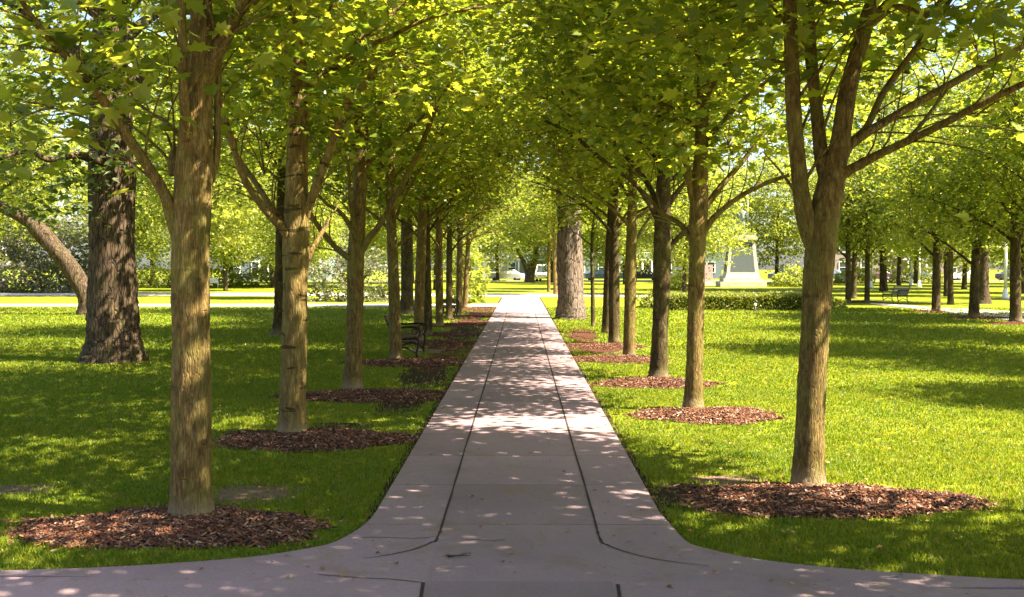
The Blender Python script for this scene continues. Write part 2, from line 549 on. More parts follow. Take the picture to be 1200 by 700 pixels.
def make_tree(name, seed, bark, leafm, trunk=None, limbs=(), H=9.5, r0=0.16, crown_lo=3.0, crown_r=3.0, n_limb=15, limb_lo=2.4,
              n_spray=500, per=36, leaf=0.16, tpl=SIMPLE, top=None, tilt=0.42, spread=0.34, ns=16, flare=0.35, trunk_wob=0.05, extra=(), offset=(0, 0)):
    """Empty > trunk, limb (each measured limb), crown.  Coordinates are local to the tree's base."""
    rng = np.random.default_rng(seed)
    root = empty(name)
    tm = MB()
    if trunk is None:
        wx, wy = rng.normal(size=2) * 0.10
        base = [(0, 0, -0.05), (wx * 0.4, wy * 0.4, H * 0.2), (wx, wy, H * 0.45), (wx * 1.2 + 0.1, wy, H * 0.7), (wx, wy + 0.1, H * 0.88)]
        rr = [r0, r0 * 0.92, r0 * 0.72, r0 * 0.42, r0 * 0.15]
    else:
        base = [t[:3] for t in trunk]
        rr = [t[3] for t in trunk]
    tp = smooth_poly(np.array(base), 12)
    tr = smooth_poly(np.array([[r, 0, 0] for r in rr]), 12)[:, 0]
    tr = np.maximum(tr, 0.008)
    tr = tr * (1 + flare * np.exp(-np.maximum(tp[:, 2], 0) / (r0 * 1.1)))
    tm.tube(tp, tr, ns, 0, trunk_wob, rng)
    skel = [tp[tp[:, 2] > crown_lo]]
    # measured limbs, each a part of its own
    for L in limbs:
        pts = smooth_poly(np.array([l[:3] for l in L]), 7)
        rad = smooth_poly(np.array([[l[3], 0, 0] for l in L]), 7)[:, 0]
        lm = MB()
        lm.tube(pts, np.maximum(rad, 0.006), 12, 0, 0.05, rng)
        # side twigs of the limb
        for q in range(len(pts) // 4, len(pts) - 2, 4):
            d = pts[q + 1] - pts[q]
            d /= np.linalg.norm(d)
            sd = np.cross(d, rng.normal(size=3))
            sd /= np.linalg.norm(sd) + 1e-9
            e = pts[q] + (d * 0.7 + sd * 0.8 + np.array([0, 0, 0.2])) * rng.uniform(0.4, 0.9)
            tw = bez(pts[q], pts[q] + d * 0.25 + sd * 0.1, e, 5)
            lm.tube(tw, np.linspace(max(0.3 * rad[q], 0.008), 0.004, 5), 5)
            skel.append(tw[2:])
        lm.build('limb', bark, root)
        skel.append(pts[len(pts) // 3:])
    ctr = np.array([offset[0], offset[1], (crown_lo + H) / 2])
    rz = (H - crown_lo) / 2
    tip_z = tp[-1][2]
    for i in range(n_limb):
        u = (i + 0.5) / n_limb
        z0 = limb_lo + (min(tip_z, H * 0.85) - limb_lo) * u ** 1.1
        k = int(np.argmin(np.abs(tp[:, 2] - z0)))
        a = i * 2.39996 + rng.uniform(-0.35, 0.35)
        el = R(rng.uniform(15, 35) + 40 * u)
        d = np.array([math.cos(a) * math.cos(el), math.sin(a) * math.cos(el), math.sin(el)])
        ln = crown_r * rng.uniform(0.75, 1.0) * (1 - 0.5 * u)
        p0 = tp[k]
        p2 = p0 + d * ln * np.array([1, 1, 0.9]) + np.array([0, 0, 0.3])
        p1 = p0 + np.array([math.cos(a), math.sin(a), 0.9]) * ln * 0.35
        pts = bez(p0, p1, p2, 10) + np.cumsum(rng.normal(size=(10, 3)) * 0.018, axis=0)
        pts[0] = p0
        rl = min(tr[k] * 0.5, r0 * 0.32) * (1 - 0.3 * u)
        tm.tube(pts, np.linspace(rl, 0.010, 10), 8, 0, 0.04, rng)
        skel.append(pts[3:])
        for q in (4, 6, 8):
            sd = np.cross(d, np.array([0, 0, 1.0])) * rng.choice([-1, 1]) + rng.normal(size=3) * 0.3
            e = pts[q] + (d * 0.6 + sd * 0.7) * ln * rng.uniform(0.25, 0.4)
            tw = bez(pts[q], (pts[q] + e) / 2 + np.array([0, 0, 0.08]), e, 5)
            tm.tube(tw, np.linspace(rl * 0.4, 0.006, 5), 5)
            skel.append(tw[1:])
    SK = np.vstack(skel)
    # tips of the sprays: through the crown's volume, thicker near its surface
    d = rng.normal(size=(n_spray, 3))
    d /= np.linalg.norm(d, axis=1)[:, None]
    rad = rng.uniform(0.05, 1, n_spray) ** 0.42
    lump = 1 + 0.16 * np.sin(d[:, 0] * 5 + seed) * np.cos(d[:, 1] * 4 + seed * 2) + 0.1 * np.sin(d[:, 2] * 7 + seed)
    tips = ctr + d * (rad * lump)[:, None] * np.array([crown_r, crown_r, rz])
    rr_ = np.hypot(tips[:, 0] - ctr[0], tips[:, 1] - ctr[1]) / crown_r
    tips[:, 2] = np.maximum(tips[:, 2], crown_lo - 0.35 * rr_ + rng.uniform(0, 0.5, n_spray))
    if len(extra):
        tips = np.vstack([tips, np.array(extra, float)])
    D = np.linalg.norm(tips[:, None, :] - SK[None, :, :], axis=2)
    D2 = D + 0.6 * np.maximum(0, SK[None, :, 2] - tips[:, None, 2])
    j = np.argmin(D2, axis=1)
    cm = MB()
    pos, outw = [], []
    for i in range(len(tips)):
        a, b = SK[j[i]], tips[i]
        mid = (a + b) / 2 + np.array([0, 0, 0.12 * np.linalg.norm(b - a)])
        tw = bez(a, mid, b, 5)
        tm.tube(tw, np.linspace(0.011, 0.004, 5), 4, cap=False)
        o = b - np.array([ctr[0], ctr[1], b[2] - 0.0])
        o[2] = 0
        o /= np.linalg.norm(o) + 1e-9
        n = int(per * rng.uniform(0.6, 1.3))
        q = rng.normal(size=(n, 3)) * np.array([spread, spread, spread * 0.42])
        q[:, 2] -= 0.25 * np.hypot(q[:, 0], q[:, 1])
        pos.append(b + q)
        oo = q.copy()
        oo[:, 2] = 0
        outw.append(oo / (np.linalg.norm(oo, axis=1)[:, None] + 1e-6) * 0.8 + o * 0.5)
    leaf_cloud(cm, np.vstack(pos), np.vstack(outw), leaf, rng, tpl, tilt)
    tm.build('trunk', bark, root)
    cm.build('crown', leafm, root)
    return root


def px_trunk(base_px, pts, tops=()):
    """pts: (px, py, width_px) measured at the trunk's own distance -> local coordinates; tops: extra local (x, y, z, r)"""
    g = ground(*base_px)
    Y = g[1]
    out = []
    for px, py, w in pts:
        p = at(px, py, Y) - g
        out.append((p[0], p[1], p[2], w / 2 / FPX * Y))
    return g, out + list(tops)


def px_limb(g, pts):
    """pts: (px, py, dY, width_px): dY metres behind (+) or before (-) the trunk"""
    out = []
    for px, py, dy, w in pts:
        p = at(px, py, g[1] + dy) - g
        out.append((p[0], p[1], p[2], w / 2 / FPX * (g[1] + dy)))
    return out


G_AV = 'maples lining the path'
trees_at = []        # (x, y, radius) where grass does not grow

# ------------------------------------------------------------------ the five nearest avenue trees
# nearest on the left
g, tk = px_trunk((224, 610), [(224, 616, 49), (224, 560, 47), (224, 480, 46), (224, 400, 44), (223, 310, 43), (226, 230, 44), (229, 160, 39), (233, 90, 33), (236, 20, 26)],
                 [(0.05, 0.05, 5.4, 0.075), (0.0, 0.1, 6.8, 0.04), (0, 0, 7.6, 0.015)])
lb = [px_limb(g, [(212, 285, 0, 18), (202, 255, -0.03, 17), (190, 222, -0.1, 14), (156, 170, -0.3, 12), (124, 122, -0.5, 11), (92, 80, -0.7, 10), (58, 46, -0.9, 9), (32, 12, -1.1, 7), (0, -50, -1.4, 5)]),
      px_limb(g, [(221, 165, -0.1, 14), (216, 120, -0.16, 12), (214, 60, -0.2, 11), (212, -10, -0.25, 9), (205, -140, -0.3, 5)]),
      px_limb(g, [(240, 95, 0, 24), (254, 62, -0.05, 18), (272, 30, -0.1, 15), (292, -20, -0.1, 12), (330, -120, 0, 7)]),
      px_limb(g, [(246, 215, 0.05, 8), (254, 180, 0.08, 9), (255, 120, 0.1, 8), (258, 60, 0.15, 7), (268, 0, 0.3, 5), (290, -80, 0.5, 3)]),
      px_limb(g, [(206, 205, 0.1, 16), (204, 188, 0.12, 15), (205, 172, 0.14, 7)]),
      px_limb(g, [(212, 160, 0.2, 7), (190, 140, 0.5, 5), (172, 130, 0.8, 4), (140, 100, 1.2, 3)])]
ex = [tuple(at(x, y, g[1] + d) - g) for x, y, d in
      [(30, 120, -0.9), (60, 105, -0.6), (95, 125, -0.3), (130, 60, -0.8), (150, 110, 0.2), (20, 60, -1.0), (75, 40, -0.9), (110, 20, -0.8), (160, 30, -0.6), (185, 65, 0.3),
       (10, 150, -0.6), (45, 165, 0.2), (165, 75, 0.6), (125, 150, 0.6), (180, 15, 0.0), (270, 15, 0.3), (300, 45, 0.4), (285, 80, 0.8), (130, 85, -0.6), (50, 20, -1.2)]]
t = make_tree('avenue_maple', 11, M['bark_tan'], M['leaf'], tk, lb, H=8.0, r0=0.16, crown_lo=3.7, crown_r=2.6, n_limb=12, limb_lo=3.6, n_spray=250, per=32, leaf=0.155,
              tpl=MAPLE, ns=32, flare=0.14, extra=ex, trunk_wob=0.035)
t.location = g
tag(t, 'thick tan trunk nearest on the left, long bare limb reaching up and left', 'tree', G_AV)
trees_at.append((g[0], g[1]))

# second on the left
g, tk = px_trunk((343, 512), [(342, 517, 33), (343, 470, 31), (345, 400, 29), (346, 330, 29), (347, 280, 31), (348, 200, 26), (351, 110, 23), (353, 20, 19)],
                 [(0.2, 0.1, 6.3, 0.06), (0.2, 0.1, 8.2, 0.015)])
lb = [px_limb(g, [(354, 262, 0, 12), (364, 236, -0.05, 11), (378, 200, -0.1, 10), (392, 160, -0.15, 10), (406, 125, -0.2, 9), (438, 85, -0.3, 6), (470, 50, -0.4, 4)]),
      px_limb(g, [(356, 135, 0, 8), (366, 105, 0, 8), (384, 82, 0, 7), (420, 48, 0.1, 6), (470, 8, 0.2, 5), (520, -40, 0.3, 3)]),
      px_limb(g, [(346, 292, -0.05, 12), (334, 272, -0.1, 11), (306, 240, -0.2, 9), (284, 205, -0.3, 8), (272, 165, -0.4, 7), (262, 130, -0.5, 5), (256, 80, -0.6, 3)]),
      px_limb(g, [(342, 276, -0.1, 10), (322, 250, 0, 8), (300, 215, 0.2, 7), (276, 180, 0.4, 6), (255, 130, 0.6, 4)]),
      px_limb(g, [(352, 330, 0.1, 7), (364, 296, 0.1, 7), (380, 268, 0.2, 5), (386, 255, 0.25, 3)])]
ex = [tuple(at(x, y, g[1] + d) - g) for x, y, d in
      [(310, 60, -0.5), (330, 100, -0.6), (325, 130, -0.4), (300, 30, -0.3), (375, 55, -0.4), (390, 105, -0.4), (385, 140, -0.3), (430, 60, -0.3), (460, 80, 0.0), (400, 20, -0.5),
       (345, 20, -0.7), (330, 45, -0.7), (275, 100, -0.3), (285, 140, 0.3), (360, 10, -0.7), (340, 85, -0.6)]]
t = make_tree('avenue_maple', 12, M['bark_smooth'], M['leaf'], tk, lb, H=8.6, r0=0.155, crown_lo=4.0, crown_r=2.7, n_limb=13, limb_lo=3.9, n_spray=270, per=32, leaf=0.155,
              tpl=MAPLE, ns=28, flare=0.12, extra=ex, trunk_wob=0.03)
t.location = g
tag(t, 'smooth sunlit tan trunk with dark ring scars, second on the left', 'tree', G_AV)
trees_at.append((g[0], g[1]))

# third on the left
g, tk = px_trunk((414, 458), [(413, 462, 23), (414, 430, 21), (416, 370, 19), (417, 300, 20), (420, 250, 17), (423, 180, 16), (425, 80, 13)], [(0.2, 0.1, 6.8, 0.06), (0.2, 0.1, 8.4, 0.015)])
lb = [px_limb(g, [(416, 306, -0.05, 10), (400, 296, -0.1, 7), (380, 275, -0.2, 6), (366, 254, -0.3, 5), (352, 225, -0.4, 3)]),
      px_limb(g, [(420, 300, 0, 10), (432, 280, -0.05, 8), (446, 262, -0.1, 7), (472, 215, -0.2, 6), (492, 175, -0.3, 6), (512, 125, -0.4, 5), (532, 90, -0.5, 3)]),
      px_limb(g, [(416, 275, -0.1, 7), (400, 250, -0.2, 5), (384, 240, -0.3, 4), (370, 225, -0.3, 3)]),
      px_limb(g, [(419, 285, -0.1, 6), (411, 240, -0.2, 5), (409, 205, -0.3, 4), (405, 165, -0.3, 3)])]
t = make_tree('avenue_maple', 13, M['bark_tan'], M['leaf'], tk, lb, H=8.8, r0=0.14, crown_lo=3.7, crown_r=2.8, n_limb=15, limb_lo=3.4, n_spray=300, per=32, leaf=0.155,
              tpl=MAPLE, ns=20, flare=0.12)
t.location = g
tag(t, 'third trunk on the left, with a knot of limbs opening at mid height', 'tree', G_AV)
trees_at.append((g[0], g[1]))

# nearest on the right
g, tk = px_trunk((948, 572), [(947, 578, 38), (948, 530, 35), (951, 460, 33), (955, 390, 33), (959, 320, 34), (965, 262, 36), (974, 215, 31), (984, 170, 23), (995, 100, 20), (1014, 30, 18), (1030, -30, 15)],
                 [(0.8, 0.1, 5.8, 0.06), (0.8, 0.1, 7.4, 0.015)])
lb = [px_limb(g, [(958, 300, -0.02, 20), (947, 268, -0.03, 22), (940, 235, -0.05, 21), (936, 200, -0.06, 19), (930, 130, -0.1, 18), (927, 50, -0.12, 17), (924, -40, -0.15, 15), (915, -160, -0.2, 9)]),
      px_limb(g, [(970, 215, 0.02, 18), (963, 185, 0.05, 17), (957, 130, 0.1, 15), (950, 60, 0.15, 15), (945, -30, 0.2, 13), (940, -150, 0.3, 8)]),
      px_limb(g, [(980, 212, -0.02, 14), (992, 202, -0.05, 12), (1030, 181, -0.2, 10), (1088, 154, -0.4, 9), (1150, 122, -0.6, 8), (1212, 92, -0.8, 7), (1290, 50, -1.1, 4)]),
      px_limb(g, [(986, 190, 0.03, 13), (998, 168, 0.05, 12), (1040, 141, 0.1, 10), (1092, 111, 0.2, 9), (1160, 74, 0.4, 8), (1212, 48, 0.5, 6), (1290, 10, 0.7, 4)]),
      px_limb(g, [(1000, 165, 0.1, 10), (1016, 148, 0.1, 8), (1036, 108, 0.2, 8), (1072, 58, 0.3, 7), (1116, -4, 0.4, 6), (1170, -90, 0.6, 3)]),
      px_limb(g, [(1062, 166, -0.32, 6), (1078, 148, -0.3, 5), (1096, 124, -0.2, 4), (1110, 106, -0.1, 3)]),
      px_limb(g, [(1018, 30, 0, 10), (1052, 8, 0, 8), (1085, 18, 0.0, 7), (1110, -10, 0.1, 5)])]
ex = [tuple(at(x, y, g[1] + d) - g) for x, y, d in
      [(1130, 40, 0.6), (1160, 20, 0.2), (1185, 60, 0.5), (1150, 95, 0.3), (1195, 15, -0.3), (1100, 30, 1.0), (1060, 20, 0.8), (1040, 60, 1.5), (880, 20, 0.5), (860, 60, 1.0), (900, 90, 1.5), (1190, 110, 0.3)]]
t = make_tree('avenue_maple', 14, M['bark_tan'], M['leaf'], tk, lb, H=8.0, r0=0.135, crown_lo=3.8, crown_r=2.9, n_limb=9, limb_lo=4.0, n_spray=430, per=34, leaf=0.155,
              tpl=MAPLE, ns=28, flare=0.15, extra=ex, offset=(0.35, -0.3), trunk_wob=0.035)
t.location = g
tag(t, 'many stemmed tree nearest on the right, forking low with limbs swept right', 'tree', G_AV)
trees_at.append((g[0], g[1]))

# second on the right
g, tk = px_trunk((812, 482), [(812, 486, 23), (813, 450, 21), (815, 380, 19), (817, 300, 19), (819, 240, 21), (822, 170, 16), (824, 80, 14)], [(0.1, 0.1, 6.6, 0.07), (0.1, 0.1, 8.9, 0.015)])
lb = [px_limb(g, [(820, 280, 0, 9), (836, 256, -0.05, 7), (862, 234, -0.1, 6), (890, 218, -0.2, 6), (925, 205, -0.3, 4)]),
      px_limb(g, [(822, 250, 0.05, 8), (842, 222, 0.1, 7), (868, 192, 0.2, 6), (900, 150, 0.3, 4)]),
      px_limb(g, [(815, 250, 0, 8), (808, 215, -0.05, 8), (804, 180, -0.1, 6), (790, 130, -0.2, 4)]),
      px_limb(g, [(814, 285, 0.05, 8), (796, 262, 0.1, 6), (776, 250, 0.2, 5), (755, 225, 0.3, 3)])]
ex = [tuple(at(x, y, g[1] + d) - g) for x, y, d in
      [(730, 130, -0.3), (740, 160, -0.5), (770, 170, -0.6), (800, 160, -0.8), (830, 185, -0.7), (860, 170, -0.5), (700, 110, -0.2), (760, 140, -0.8), (845, 150, -0.6), (880, 150, -0.4), (715, 150, -0.4)]]
t = make_tree('avenue_maple', 15, M['bark_tan'], M['leaf'], tk, lb, H=9.3, r0=0.13, crown_lo=3.5, crown_r=2.7, n_limb=14, limb_lo=3.5, n_spray=380, per=34, leaf=0.155,
              tpl=MAPLE, ns=20, flare=0.12, extra=ex)
t.location = g
tag(t, 'second trunk on the right, slim and straight in a round mulch bed', 'tree', G_AV)
trees_at.append((g[0], g[1]))

# third on the right
g, tk = px_trunk((772, 445), [(771, 448, 23), (772, 420, 20), (775, 350, 19), (776, 290, 21), (777, 230, 17), (778, 170, 15), (779, 80, 12)], [(0.1, 0.1, 6.8, 0.07), (0.1, 0.1, 9.0, 0.015)])
lb = [px_limb(g, [(773, 262, 0, 8), (764, 245, -0.05, 6), (744, 216, -0.1, 5), (704, 186, -0.2, 5), (668, 156, -0.3, 4), (638, 142, -0.4, 3)]),
      px_limb(g, [(774, 245, 0.1, 7), (752, 205, 0.2, 6), (715, 165, 0.3, 5), (680, 135, 0.4, 3)]),
      px_limb(g, [(780, 300, 0, 8), (790, 284, 0, 6), (806, 268, 0, 5), (830, 250, 0.1, 4)]),
      px_limb(g, [(778, 250, 0, 7), (790, 230, 0.1, 6), (805, 212, 0.2, 5), (830, 185, 0.3, 3)])]
t = make_tree('avenue_maple', 16, M['bark_dark'], M['leaf'], tk, lb, H=9.5, r0=0.14, crown_lo=3.6, crown_r=2.9, n_limb=15, limb_lo=3.3, n_spray=380, per=34, leaf=0.155,
              tpl=MAPLE, ns=18, flare=0.12)
t.location = g
tag(t, 'third trunk on the right, dark, limb arching left over the path', 'tree', G_AV)
trees_at.append((g[0], g[1]))

# ------------------------------------------------------------------ the rest of the avenue, copied from four trees
used = set()
AV = [make_tree('avenue_maple', 21 + i, [M['bark_dark'], M['bark_tan'], M['bark_dark'], M['bark_tan']][i], M['leaf'], H=8.8 + 0.25 * i, r0=0.14, crown_lo=3.5, crown_r=3.0,
                n_limb=17, limb_lo=2.5, n_spray=390, per=34, leaf=0.16, ns=14, flare=0.15) for i in range(4)]
av = [  # (px, base y, prototype, turn, scale, label)
    (464, 423, 1, 0.3, 0.92, 'slim trunk beside the nearer black bench, fourth on the left'),
    (490, 402, 1, 1.9, 1.0, 'pale brown trunk just behind the nearer black bench'),
    (501, 394, 0, 3.1, 1.0, 'dark trunk right of the pale one behind the nearer bench'),
    (515, 383, 3, 4.4, 0.95, 'brown trunk between the two black benches on the left'),
    (526, 375, 2, 5.2, 0.9, 'dark thin trunk just in front of the farther black bench'),
    (538, 367, 3, 0.9, 1.0, 'brown trunk just behind the farther black bench'),
    (545, 361, 1, 2.6, 0.9, 'last reddish trunk of the left row, before the cross path'),
    (737, 419, 1, 1.2, 0.95, 'fourth trunk on the right, with a low limb rising right'),
    (720, 403, 2, 3.7, 1.05, 'dark trunk fifth on the right, half overlapping the one behind'),
    (711, 391, 0, 5.0, 1.1, 'sixth trunk on the right, almost hidden by the fifth'),
    (651, 346, 3, 2.2, 1.0, 'pale thin trunk left of the huge grey trunk, beyond the path end'),
    (643, 342, 1, 4.0, 0.95, 'farthest pale trunk on the right edge of the path end'),
]
for px, py, p, rz, sc, lab in av:
    q = ground(px, py)
    place(AV[p], used, q, rz, sc, lab, 'tree', G_AV)
    trees_at.append((q[0], q[1]))
# the next tree of the right row, just outside the frame; its boughs hang into the picture
for x, y, p, rz, sc, lab in [(2.85, 5.2, 2, -1.66, 0.86, 'maple right of the viewpoint whose boughs hang in at the top')]:
    place(AV[p], used, (x, y, 0), rz, sc, lab, 'tree', G_AV)

for x, y, p, rz, sc, lab in [(12.2, 15.6, 0, 1.0, 0.8, 'maple off the right edge, nearest of the lawn trees there'),
                             (15.5, 20.0, 1, 2.0, 1.0, 'maple off the right edge, second of the lawn trees there'),
                             (12.9, 24.6, 2, 4.0, 1.0, 'maple whose dark boughs hang in at the upper right edge'),
                             (17.4, 29.0, 3, 5.0, 1.1, 'maple off the right edge, behind the upper right boughs'),
                             (15.6, 33.0, 0, 3.3, 1.0, 'maple off the right edge, just before the far right young trees')]:
    place(AV[p], used, (x, y, 0), rz, sc, lab, 'tree', 'maples along the right lawn edge')

# sapling by the huge grey trunk
sap = make_tree('sapling', 31, M['bark_dark'], M['leaf'], H=6.0, r0=0.07, crown_lo=3.2, crown_r=1.3, n_limb=9, limb_lo=2.2, n_spray=110, per=30, leaf=0.16, ns=10, flare=0.2)
q = ground(695, 383)
sap.location = q
tag(sap, 'very thin dark sapling between the huge grey trunk and the right row', 'tree')
trees_at.append((q[0], q[1]))

# ------------------------------------------------------------------ old trees
def old_tree(name, seed, base_px, pts, bark, leafm, tops, label, H, cr, lo, limb_lo, spray, per, leaf, limbs=(), offset=(0, 0), flare=0.3, extra=(), ns=36, wob=0.05):
    g, tk = px_trunk(base_px, pts, tops)
    lb = [px_limb(g, l) for l in limbs]
    ex = [tuple(at(x, y, g[1] + d) - g) for x, y, d in extra]
    t = make_tree(name, seed, bark, leafm, tk, lb, H=H, r0=tk[1][3], crown_lo=lo, crown_r=cr, n_limb=16, limb_lo=limb_lo, n_spray=spray, per=per, leaf=leaf,
                  spread=0.45, ns=ns, flare=flare, trunk_wob=wob, offset=offset, extra=ex)
    t.location = g
    tag(t, label, 'tree')
    trees_at.append((g[0], g[1]))
    return t


old_tree('old_tree', 41, (133, 424), [(133, 429, 60), (133, 400, 57), (132, 350, 54), (131, 270, 52), (131, 190, 51), (130, 120, 48)],
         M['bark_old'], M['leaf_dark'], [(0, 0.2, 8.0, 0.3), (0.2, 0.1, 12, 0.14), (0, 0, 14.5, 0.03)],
         'massive furrowed dark trunk on the left lawn, flaring at its foot', 14, 5.2, 4.8, 5.2, 300, 36, 0.2,
         limbs=[[(120, 190, -0.4, 14), (90, 182, -0.8, 9), (60, 188, -1.2, 7), (30, 178, -1.6, 5), (-10, 190, -2.0, 3)]],
         extra=[(x, y, d) for x, y, d in [(20, 190, -1.2), (50, 200, -1.0), (80, 210, -1.0), (15, 225, -1.5), (45, 230, -1.4), (95, 235, -0.6), (5, 240, -1.4), (70, 180, -0.8), (60, 245, -0.8), (100, 195, -0.6),
                                          (155, 180, -0.7), (160, 160, -0.7), (120, 170, -0.9), (30, 150, 0), (170, 190, 1.0)]], flare=0.32)
old_tree('leaning_tree', 42, (104, 369), [(104, 373, 24), (102, 350, 20), (88, 322, 20), (66, 293, 20), (44, 269, 19), (26, 255, 14)],
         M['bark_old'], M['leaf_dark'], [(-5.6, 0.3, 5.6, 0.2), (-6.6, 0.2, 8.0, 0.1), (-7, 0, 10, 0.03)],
         'leaning trunk tilted to the left beyond the massive dark trunk', 11, 4.2, 4.6, 4.6, 300, 40, 0.2, offset=(-5.6, 0), flare=0.25)
old_tree('old_tree', 43, (325, 393), [(325, 396, 15), (326, 380, 12), (327, 330, 10), (328, 270, 10), (330, 200, 9)],
         M['bark_dark'], M['leaf'], [(0.2, 0.1, 7.5, 0.08), (0.2, 0.1, 9.5, 0.03)],
         'thin black trunk half hidden behind the second tree on the left', 10, 3.4, 3.8, 4.0, 320, 36, 0.17, flare=0.6, ns=16)
old_tree('old_tree', 44, (477, 368), [(477, 371, 17), (477, 350, 15), (477, 300, 14), (477, 240, 13)],
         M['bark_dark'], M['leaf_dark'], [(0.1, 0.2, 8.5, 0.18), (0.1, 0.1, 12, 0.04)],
         'thick almost black trunk seen between the left row trunks above the bench', 13, 4.6, 4.4, 4.6, 380, 38, 0.2, ns=16)
old_tree('old_tree', 45, (669, 374), [(669, 377, 33), (669, 360, 31), (668, 310, 30), (667, 260, 28), (666, 210, 27)],
         M['bark_grey'], M['leaf'], [(0, 0.2, 9.0, 0.34), (0.1, 0.1, 13, 0.14), (0, 0, 16, 0.03)],
         'huge pale grey trunk standing at the right edge of the path', 17, 5.5, 5.4, 5.6, 420, 40, 0.2, flare=0.15)
old_tree('forked_tree', 46, (621, 331), [(621, 333, 11), (621, 326, 10), (623, 318, 9), (626, 308, 7), (628, 298, 6)],
         M['bark_grey'], M['leaf_far'], [(1.2, 0.2, 8.5, 0.25), (1.2, 0.1, 12, 0.04)],
         'grey trunk forked in a V on the sunny lawn beyond the path end', 13, 5.0, 4.6, 4.6, 320, 40, 0.28,
         limbs=[[(620, 322, 0, 7), (616, 312, 0, 6), (612, 304, 0, 5), (606, 292, 0, 4)]], ns=16)
old_tree('old_tree', 47, (1152, 356), [(1152, 358, 16), (1152, 345, 14), (1152, 320, 13), (1152, 290, 13)],
         M['bark_old'], M['leaf_dark'], [(0, 0.2, 8.5, 0.26), (0.1, 0.1, 12, 0.04)],
         'thick brown trunk behind the row of young trees on the far right lawn', 14, 5.0, 4.2, 4.6, 380, 38, 0.22, ns=18)

# row of young trees on the right lawn (one kind, copied)
G_Y = 'young trees on the right lawn'
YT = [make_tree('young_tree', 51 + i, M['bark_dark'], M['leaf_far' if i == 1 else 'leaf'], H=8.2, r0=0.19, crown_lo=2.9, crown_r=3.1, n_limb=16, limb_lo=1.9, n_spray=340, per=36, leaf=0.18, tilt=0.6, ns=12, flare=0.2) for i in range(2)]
for px, py, p, rz, sc, lab in [
        (1097, 365, 0, 0.4, 1.0, 'young dark trunked tree with a small mulch ring, left of the far right three'),
        (1141, 372, 0, 2.4, 1.0, 'young dark trunked tree in the middle of the far right three'),
        (1190, 378, 0, 4.1, 1.05, 'young dark trunked tree at the right edge of the picture'),
        (994, 355, 1, 0.9, (0.8, 0.8, 1.0), 'slim pale trunk left of a pair just right of the nearest right tree'),
        (1000, 350, 1, 2.9, (0.9, 0.9, 1.05), 'darker slim trunk right of a pair just right of the nearest right tree'),
        (1016, 355, 1, 4.6, (0.75, 0.75, 1.0), 'slim brown trunk left of the grey bench on the lawn'),
        (1114, 357, 1, 5.6, (0.8, 0.8, 1.0), 'slim brown trunk seen between two dark young trunks'),]:
    q = ground(px, py)
    place(YT[p], used, q, rz, sc, lab, 'tree', G_Y)
    trees_at.append((q[0], q[1]))

# ------------------------------------------------------------------ background trees
G_B = 'background trees round the park'
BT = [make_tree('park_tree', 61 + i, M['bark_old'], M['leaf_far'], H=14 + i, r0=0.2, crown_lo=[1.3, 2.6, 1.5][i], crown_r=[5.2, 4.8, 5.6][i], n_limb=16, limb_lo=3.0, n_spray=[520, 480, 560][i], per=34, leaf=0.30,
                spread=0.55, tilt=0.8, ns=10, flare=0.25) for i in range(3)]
bt = [  # (x, y, proto, turn, scale, label)
    (-44, 92, 0, 0.3, 1.0, 'bright green tree far left, behind the flowering bush'),
    (-35, 98, 1, 1.7, 1.1, 'bright tree behind the leaning trunk'),
    (-27.5, 105, 2, 2.9, 1.0, 'bright tree showing left of the nearest left trunk'),
    (-22, 98, 0, 4.4, 1.0, 'yellow green tree between the two nearest left trunks'),
    (-16.5, 108, 1, 5.5, 1.05, 'yellow green tree showing left of the third left trunk'),
    (-11.5, 100, 2, 0.8, 0.9, 'bright tree behind the left row of trunks'),
    (-7.0, 90, 0, 2.0, 0.8, 'bright tree at the left of the path end'),
    (-52, 110, 1, 3.3, 1.15, 'tall tree at the far left edge'),
    (-23, 86, 1, 0.2, 0.75, 'small bright tree beyond the left cross path'),
    (-13, 66, 1, 3.1, 0.62, 'low branched tree beyond the left row'),
    (7.5, 92, 1, 4.7, 0.8, 'bright tree right of the path end'),
    (10.8, 116, 2, 1.1, 0.95, 'bright tree left of the monument'),
    (28, 122, 0, 2.7, 1.1, 'bright tree right behind the monument'),
    (20, 135, 1, 3.9, 1.2, 'tall tree straight behind the monument'),
    (37, 93, 2, 5.3, 1.0, 'yellow green tree right of the nearest right trunk'),
    (38, 112, 1, 0.6, 1.1, 'bright tree above the grey bench'),
    (47, 104, 0, 1.9, 1.1, 'bright tree behind the far right young trees'),
    (58, 118, 2, 3.0, 1.1, 'tall tree at the far right edge'),
    (27.5, 72, 1, 4.2, 0.8, 'bright tree on the lawn behind the grey bench'),
    (36, 80, 0, 5.9, 0.85, 'bright crown above the thick brown far right trunk'),
    (3.5, 128, 0, 1.4, 1.0, 'far tree straight beyond the path end'),
    (-3.0, 140, 2, 2.5, 1.0, 'farthest tree beyond the path end'),
    (-40, 120, 2, 0.5, 1.25, 'tall tree behind the bright trees on the far left'),
    (-25, 124, 0, 3.6, 1.3, 'tall tree behind the bright trees left of the avenue'),
    (-12, 122, 2, 1.9, 1.2, 'tall tree behind the left row, by the street'),
    (-60, 96, 2, 2.2, 1.1, 'broad tree behind the flowering bush'),
    (44, 124, 2, 0.2, 1.3, 'tallest tree behind the grey bench, by the street'),
    (39, 64, 2, 4.4, 0.95, 'broad bright tree behind the far right young trees'),
    (70, 100, 0, 4.0, 1.3, 'tall tree beyond the far right edge'),
    (28, 86, 2, 2.1, 1.4, 'tallest bright tree right of the nearest right trunk'),
    (-21.5, 74, 1, 2.6, 1.3, 'tall bright tree straight behind the nearest left trunk'),
    (11, 75, 0, 0.5, 0.72, 'bright tree behind the right row of trunks'),
]
